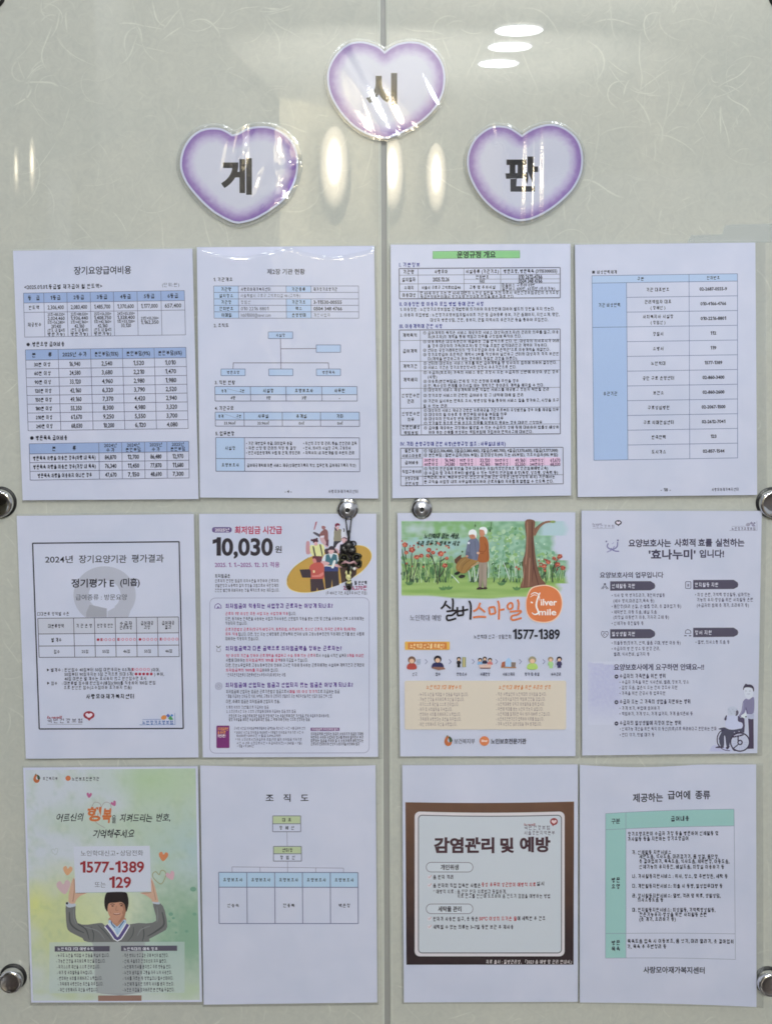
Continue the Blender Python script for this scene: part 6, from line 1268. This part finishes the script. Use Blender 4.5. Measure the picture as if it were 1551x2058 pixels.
def rip_top(x, y): return .00004 * nz(x * .02, y * .02, 2) + cr_top(x, y) + fine(x, y, 1, win(x, 715, 800, 15))
def rip_left(x, y): return .00006 * nz(x * .02, y * .02, 4) + cr_left(x, y) + sm(x, 530, 560) * .00007 * nz(x * .09, y * .07, 3) + fine(x, y, 5, sm(x, 430, 470))
def rip_right(x, y): return .00003 * nz(x * .02, y * .02, 8) + cr_right(x, y) + fine(x, y, 9, win(x, 1040, 1096, 6) * 1.4)
heart('top heart of the three, violet edged, lettered 시, across the seam between the glass panels', 640, 60,
      [(735, 268), (670, 210), (590, 172), (480, 150), (360, 165), (250, 240), (165, 350), (122, 470), (120, 590), (152, 720), (220, 850), (320, 980), (430, 1080), (560, 1150), (680, 1182), (765, 1192)],
      [(735, 268), (810, 210), (900, 168), (1020, 150), (1150, 170), (1260, 240), (1340, 340), (1382, 460), (1385, 600), (1355, 730), (1290, 850), (1190, 960), (1070, 1050), (940, 1120), (850, 1160), (765, 1192)], '시', (528, 498, 875, 872), rip_top, h=.0052, clear=34)
heart('left heart of the three, violet edged, lettered 게, with crumpled shiny laminate', 340, 230,
      [(700, 245), (640, 205), (560, 172), (460, 168), (350, 195), (250, 270), (180, 380), (148, 500), (152, 620), (200, 740), (280, 850), (380, 960), (490, 1060), (600, 1130), (700, 1178), (775, 1195)],
      [(700, 245), (780, 225), (860, 180), (980, 152), (1120, 158), (1250, 215), (1350, 310), (1405, 430), (1415, 580), (1390, 720), (1330, 850), (1250, 950), (1150, 1030), (1040, 1100), (920, 1160), (775, 1195)], '게', (578, 505, 922, 876), rip_left, h=.0042, clear=46, wide=.95)
heart('right heart of the three, violet edged, lettered 판, crossed by bright vertical streaks', 920, 230,
      [(710, 255), (640, 205), (560, 160), (470, 145), (380, 155), (280, 210), (190, 300), (132, 430), (122, 560), (150, 690), (220, 830), (310, 950), (420, 1050), (540, 1120), (640, 1158), (700, 1168)],
      [(710, 255), (780, 205), (870, 160), (980, 130), (1090, 133), (1200, 180), (1300, 270), (1355, 390), (1368, 540), (1340, 680), (1270, 810), (1170, 920), (1050, 1020), (920, 1100), (800, 1150), (700, 1168)], '판', (526, 485, 890, 850), rip_right, h=.0050, clear=34)

build_texts()
for p in PAGES + PAGES_H:
    for q in p.parts.values():
        o = mesh_obj(q.name, q.v, q.f, M_print, p.root, cols=q.c)
        if q.name == 'printed_lettering' and len(q.f) > 400: o['kind'] = 'stuff'

# ------------------------------------------------------------------ clear plastic sleeves
def lerpq(q, u, v):
    a, b, c, d = q
    return ((a[0] * (1 - u) + b[0] * u) * (1 - v) + (d[0] * (1 - u) + c[0] * u) * v, (a[1] * (1 - u) + b[1] * u) * (1 - v) + (d[1] * (1 - u) + c[1] * u) * v)
for pi, p in enumerate(PAGES):
    sl, sr, st, sb = p.margins; (a, b, c, d) = p.q
    outer = [(a[0] - sl, a[1] - st), (b[0] + sr, b[1] - st), (c[0] + sr, c[1] + sb), (d[0] - sl, d[1] + sb)]
    hb = p.h + .0012 + (pi % 3) * .0001
    def disp(x, y):
        r = .00030 * p.wave * nz(x * .012, y * .012, pi * 3) + .00010 * p.wave * nz(x * .045, y * .03, pi)
        e = max(0, 1 - min(x - a[0], b[0] + 5 - x) / 16.0); r += .00013 * e * nz(x * .12, y * .10, pi + 5)
        if pi == 1:      # the top of this sleeve sags in two curves that catch the ceiling lights
            cv = 497 + (19 * math.sin(math.pi * min(max((x - 395) / 178, 0), 1)) if x < 573 else 17 * math.sin(math.pi * min(max((x - 590) / 162, 0), 1)) ** .8)
            r -= .0030 * (1 - sm(y, cv - 9, cv + 6))
        return r
    n, m = 84, 116
    pts = [[lerpq(p.q, i / n, j / m) for i in range(n + 1)] for j in range(m + 1)]
    vs = [P(x, y, hb + disp(x, y)) for r in pts for x, y in r]
    fs = [(j * (n + 1) + i, (j + 1) * (n + 1) + i, (j + 1) * (n + 1) + i + 1, j * (n + 1) + i + 1) for j in range(m) for i in range(n)]
    mesh_obj('sleeve_film', vs, fs, M_film, p.root, smooth=True)
    # the welded margin round the sheet, crinkled with trapped bubbles
    vs = []; fs = []; N = 420; K3 = 4
    def around(q, t):
        t *= 4; k = int(t) % 4; f = t - int(t); s0, s1 = q[k], q[(k + 1) % 4]
        return s0[0] + (s1[0] - s0[0]) * f, s0[1] + (s1[1] - s0[1]) * f
    for k in range(K3 + 1):
        f = k / K3
        for i in range(N):
            x0, y0 = around(p.q, i / N); x1, y1 = around(outer, i / N); x = x0 + (x1 - x0) * f; y = y0 + (y1 - y0) * f
            hh = hb * (1 - f) + (p.h - .0012) * f + (.00030 + .00035 * (pi in (0, 1, 3))) * math.sin(math.pi * f) * nz(x * .11, y * .11, pi) + .00016 * nz(x * .3, y * .3, pi + 3) * math.sin(math.pi * f)
            vs.append(P(x, y, hh))
    for k in range(K3):
        for i in range(N): fs.append((k * N + i, k * N + (i + 1) % N, (k + 1) * N + (i + 1) % N, (k + 1) * N + i))
    mesh_obj('sleeve_margin', vs, fs, M_margin, p.root, smooth=True)

# a strip of clear tape stuck across the glass above the last notice of the upper row
M_tape = film_mat('clear_tape_film', .3, .0006, 90, .15, .97, 1.6, .20)
tp = [(1388, 473), (1450, 471), (1456, 452), (1562, 449), (1562, 487), (1380, 488)]
v = [P(x, y, .0006) for x, y in tp] + [P(x, y, .0003) for x, y in tp]; m = len(tp)
o = mesh_obj('clear_tape', v, [tuple(range(m - 1, -1, -1)), tuple(range(m, 2 * m))] + [(i, (i + 1) % m, (i + 1) % m + m, i + m) for i in range(m)], M_tape)
o['label'] = 'pale strip of clear tape on the glass above the phone number notice'; o['category'] = 'tape'

# ------------------------------------------------------------------ standoff bolts
def lathe(name, prof, mat, parent, c, seg=40, smooth=True, cap=True):
    vs = []; fs = []
    for (r, y) in prof:
        for i in range(seg): a = 2 * math.pi * i / seg; vs.append((c.x + r * math.cos(a), c.y - y, c.z + r * math.sin(a)))
    for k in range(len(prof) - 1):
        for i in range(seg): fs.append((k * seg + i, (k + 1) * seg + i, (k + 1) * seg + (i + 1) % seg, k * seg + (i + 1) % seg))
    if cap and prof[-1][0] > 1e-6: fs.append(tuple(range((len(prof) - 1) * seg + seg - 1, (len(prof) - 1) * seg - 1, -1)))
    return mesh_obj(name, vs, fs, mat, parent, smooth=smooth)
MM = .001
def chrome_bolt(px, py, label, r=.0165, L=.011):
    th = thing('standoff_bolt', label, 'bolt', group='chrome standoff bolts holding the glass')
    c = P(px, py, 0)
    lathe('rubber_washer', [(r + .0022, 0), (r + .0026, .0008), (r + .0022, .0018), (r - .002, .0019)], M_rubber, th, c)
    lathe('cap', [(r, .0012), (r + .0003, .002), (r + .0003, L - .003), (r - .0006, L - .0014), (r - .0028, L - .0003), (r - .0034, L - .0006), (r * .55, L - .0011), (r * .25, L - .0014), (0, L - .0015)], M_chrome, th, c)
    return th
chrome_bolt(3, 1009, 'chrome capped bolt at the outer edge of the left glass panel, halfway down')
chrome_bolt(28, 1962, 'chrome capped bolt low on the left glass panel beside the green washed poster', r=.0140, L=.0125)
chrome_bolt(1549, 1010, 'chrome capped bolt at the outer edge of the right glass panel, halfway down')
chrome_bolt(1541, 1968, 'chrome capped bolt low on the right glass panel beside the teal table notice', r=.0145, L=.0125)
chrome_bolt(-14, -8, 'chrome capped bolt cut by the top edge of the left glass panel', r=.0125)
chrome_bolt(1571, -8, 'chrome capped bolt cut by the top edge of the right glass panel', r=.0140)
def dome_bolt(px, py, label):
    th = thing('standoff_bolt', label, 'bolt', group='brushed dome bolts beside the seam')
    c = P(px, py, 0); r = .0125; L = .0105
    lathe('base_ring', [(r + .0006, 0), (r + .0006, .002), (r, .0035), (r, .0065), (r - .0008, .0072)], M_chrome, th, c)
    lathe('dome', [(r - .0026, .0066), (r - .0028, .0082), (r - .0034, .0090), (.0070, .0103), (.0040, .0115), (.0032, .0117), (.0028, .0116), (.0027, .0098)], M_brushed, th, c, cap=False)
    lathe('socket', [(.0027, .0104), (.0020, .0102), (0, .0101)], M_hole, th, c)
    return th
dome_bolt(699, 1021, 'brushed dome bolt left of the seam with the black charm hanging from it')
dome_bolt(847, 1020, 'brushed dome bolt right of the seam with nothing hanging from it')

# ------------------------------------------------------------------ charm hanging from the dome bolt
M_cord = simple('black_cord', (.012, .012, .014), .55)
M_ribbon = simple('black_satin_ribbon', (.014, .013, .013), .38)
M_olive = simple('olive_ribbon_edge', (.10, .095, .035), .5)
M_pink = simple('pink_bead', (.42, .24, .26), .3)
M_white = simple('white_bead', (.85, .83, .80), .25)
M_yellow = simple('pale_yellow_rubber', (.78, .74, .36), .45)
def tube(name, pts, r, mat, parent, seg=8, closed=False, rad=None):
    pts = [Vector(q) for q in pts]; vs = []; fs = []; n = len(pts)
    for i, q in enumerate(pts):
        d = (pts[(i + 1) % n if closed else min(i + 1, n - 1)] - pts[i - 1 if closed else max(i - 1, 0)]).normalized()
        u = d.cross(Vector((0, 1, 0)));
        if u.length < .01: u = d.cross(Vector((1, 0, 0)))
        u.normalize(); v = d.cross(u); rr = rad[i] if rad else r
        for k in range(seg): a = 2 * math.pi * k / seg; vs.append(q + (u * math.cos(a) + v * math.sin(a)) * rr)
    for i in range(n if closed else n - 1):
        for k in range(seg): fs.append((i * seg + k, i * seg + (k + 1) % seg, ((i + 1) % n) * seg + (k + 1) % seg, ((i + 1) % n) * seg + k))
    if not closed: fs += [tuple(range(seg - 1, -1, -1)), tuple(range((n - 1) * seg, n * seg))]
    return mesh_obj(name, vs, fs, mat, parent, smooth=True)
def blob(name, c, r, mat, parent, seg=14, amp=0, seed=0):
    vs = []; fs = []; nv = 10
    for j in range(nv + 1):
        a = math.pi * j / nv - math.pi / 2
        for i in range(seg):
            b = 2 * math.pi * i / seg; d = Vector((math.cos(a) * math.cos(b), math.cos(a) * math.sin(b), math.sin(a)))
            k = 1 + amp * noise.noise(d * 2.2 + Vector((seed, 0, 0)))
            vs.append((c[0] + d.x * r[0] * k, c[1] + d.y * r[1] * k, c[2] + d.z * r[2] * k))
    for j in range(nv):
        for i in range(seg): fs.append((j * seg + i, j * seg + (i + 1) % seg, (j + 1) * seg + (i + 1) % seg, (j + 1) * seg + i))
    return mesh_obj(name, vs, fs, mat, parent, smooth=True)
U = .00058      # metres per photo pixel near the glass
ch = thing('hanging_charm', 'black corded bow charm with a small yellow rabbit eared pendant, hanging from the dome bolt', 'charm')
Q = lambda x, y, h=.008: tuple(P(x, y, h))
tube('cord', [Q(701, 1084, .009), Q(698, 1070, .0095), Q(696, 1052, .010), Q(694, 1036, .008), Q(697, 1026, .006), Q(704, 1026, .006), Q(707, 1036, .008), Q(705, 1052, .010), Q(703, 1070, .0095), Q(701, 1084, .009)], .0007, M_cord, ch)
tube('cord', [Q(701, 1066, .010), Q(701, 1080, .010), Q(700, 1096, .010)], .0014, M_cord, ch)
blob('knot', Q(700, 1098, .009), (.0062, .0045, .0062), M_ribbon, ch, amp=.5, seed=3)
blob('knot', Q(692, 1104, .009), (.0055, .0035, .0055), M_ribbon, ch, amp=.6, seed=5)
blob('knot', Q(706, 1106, .009), (.0055, .0035, .0050), M_ribbon, ch, amp=.5, seed=7)
tube('loop', [Q(710 + 5.2 * math.cos(k * .63), 1093 + 5.4 * math.sin(k * .63), .0095 + .001 * math.sin(k)) for k in range(10)], .00085, M_cord, ch, closed=True)
def petal(cx, cy, w_, hh, ang, seed):
    pts = []
    for k in range(24):
        t = 2 * math.pi * k / 24; x = w_ * math.cos(t) * (1 + .12 * math.sin(3 * t + seed)); y = hh * math.sin(t) * (1 + .12 * math.cos(2 * t + seed))
        pts.append((cx + x * math.cos(ang) - y * math.sin(ang), cy + x * math.sin(ang) + y * math.cos(ang)))
    vs = [Q(cx, cy, .0065)]; m = 24
    for f, dh in ((.4, .0072), (.75, .0092), (1, .0078)):
        vs += [Q(cx + (x - cx) * f, cy + (y - cy) * f, dh + .0006 * math.sin(i * 1.7 + seed)) for i, (x, y) in enumerate(pts)]
    n0 = len(vs); vs += [Q(x, y, .0060) for x, y in pts]
    fs = [(0, 1 + i, 1 + (i + 1) % m) for i in range(m)]
    for r_ in range(3): fs += [(1 + r_ * m + i, 1 + r_ * m + (i + 1) % m, 1 + (r_ + 1) * m + (i + 1) % m, 1 + (r_ + 1) * m + i) for i in range(m)]
    o = mesh_obj('bow_loop', vs, fs, M_ribbon, ch, smooth=True)
    tube('ribbon_edging', [Q(cx + (x - cx) * .72, cy + (y - cy) * .72, .0098 + .0004 * math.sin(i * 1.3 + seed)) for i, (x, y) in enumerate(pts)], .00035, M_olive, o, seg=5, closed=True)
petal(691, 1121, 10.5, 9, .35, 1); petal(716, 1121, 11, 9, -.35, 2); petal(688, 1131, 9, 8, -.2, 4); petal(719, 1132, 9.5, 9, .2, 5)
tube('clasp', [Q(686, 1133, .0105), Q(694, 1129, .0115), Q(702, 1132, .012), Q(711, 1129, .0115), Q(717, 1134, .0105)], .0016, M_pink, ch, rad=[.0009, .0018, .0011, .0018, .0009])
blob('bead', Q(712, 1143, .0095), (.0019, .0016, .0019), M_white, ch); blob('bead', Q(705, 1141, .0095), (.0020, .0012, .0017), simple('grey_green_bead', (.16, .18, .16), .4), ch)
tube('ribbon_tail', [Q(701, 1124, .009), Q(701, 1140, .0095), Q(700, 1152, .009)], .0012, M_ribbon, ch, rad=[.003, .0022, .0014])
rb = blob('rabbit_figure', Q(700, 1160, .009), (.0032, .0022, .0032), M_yellow, ch)
for sx in (-1, 1): tube('ear', [Q(700 + sx * 3.2, 1157, .009), Q(700 + sx * 4.2, 1151, .009), Q(700 + sx * 4.0, 1147, .0088)], .0011, M_yellow, rb, rad=[.0009, .0013, .0006])
blob('body', Q(701, 1169, .009), (.0030, .0020, .0034), M_yellow, rb)
for (x, y) in ((698.5, 1160), (702.5, 1160)): blob('eye', Q(x, y, .0112), (.0003, .0003, .0004), M_rubber, rb)
tube('belt', [Q(695, 1166, .0105), Q(701, 1168, .0114), Q(706, 1166, .0105)], .0006, M_cord, rb)
tube('leg', [Q(698, 1172, .009), Q(698, 1179, .009), Q(700, 1184, .009)], .0014, M_ribbon, rb, rad=[.0026, .0019, .0013])
tube('leg', [Q(704, 1172, .009), Q(704, 1179, .009), Q(703, 1185, .009)], .0014, M_ribbon, rb, rad=[.0024, .0018, .0014])
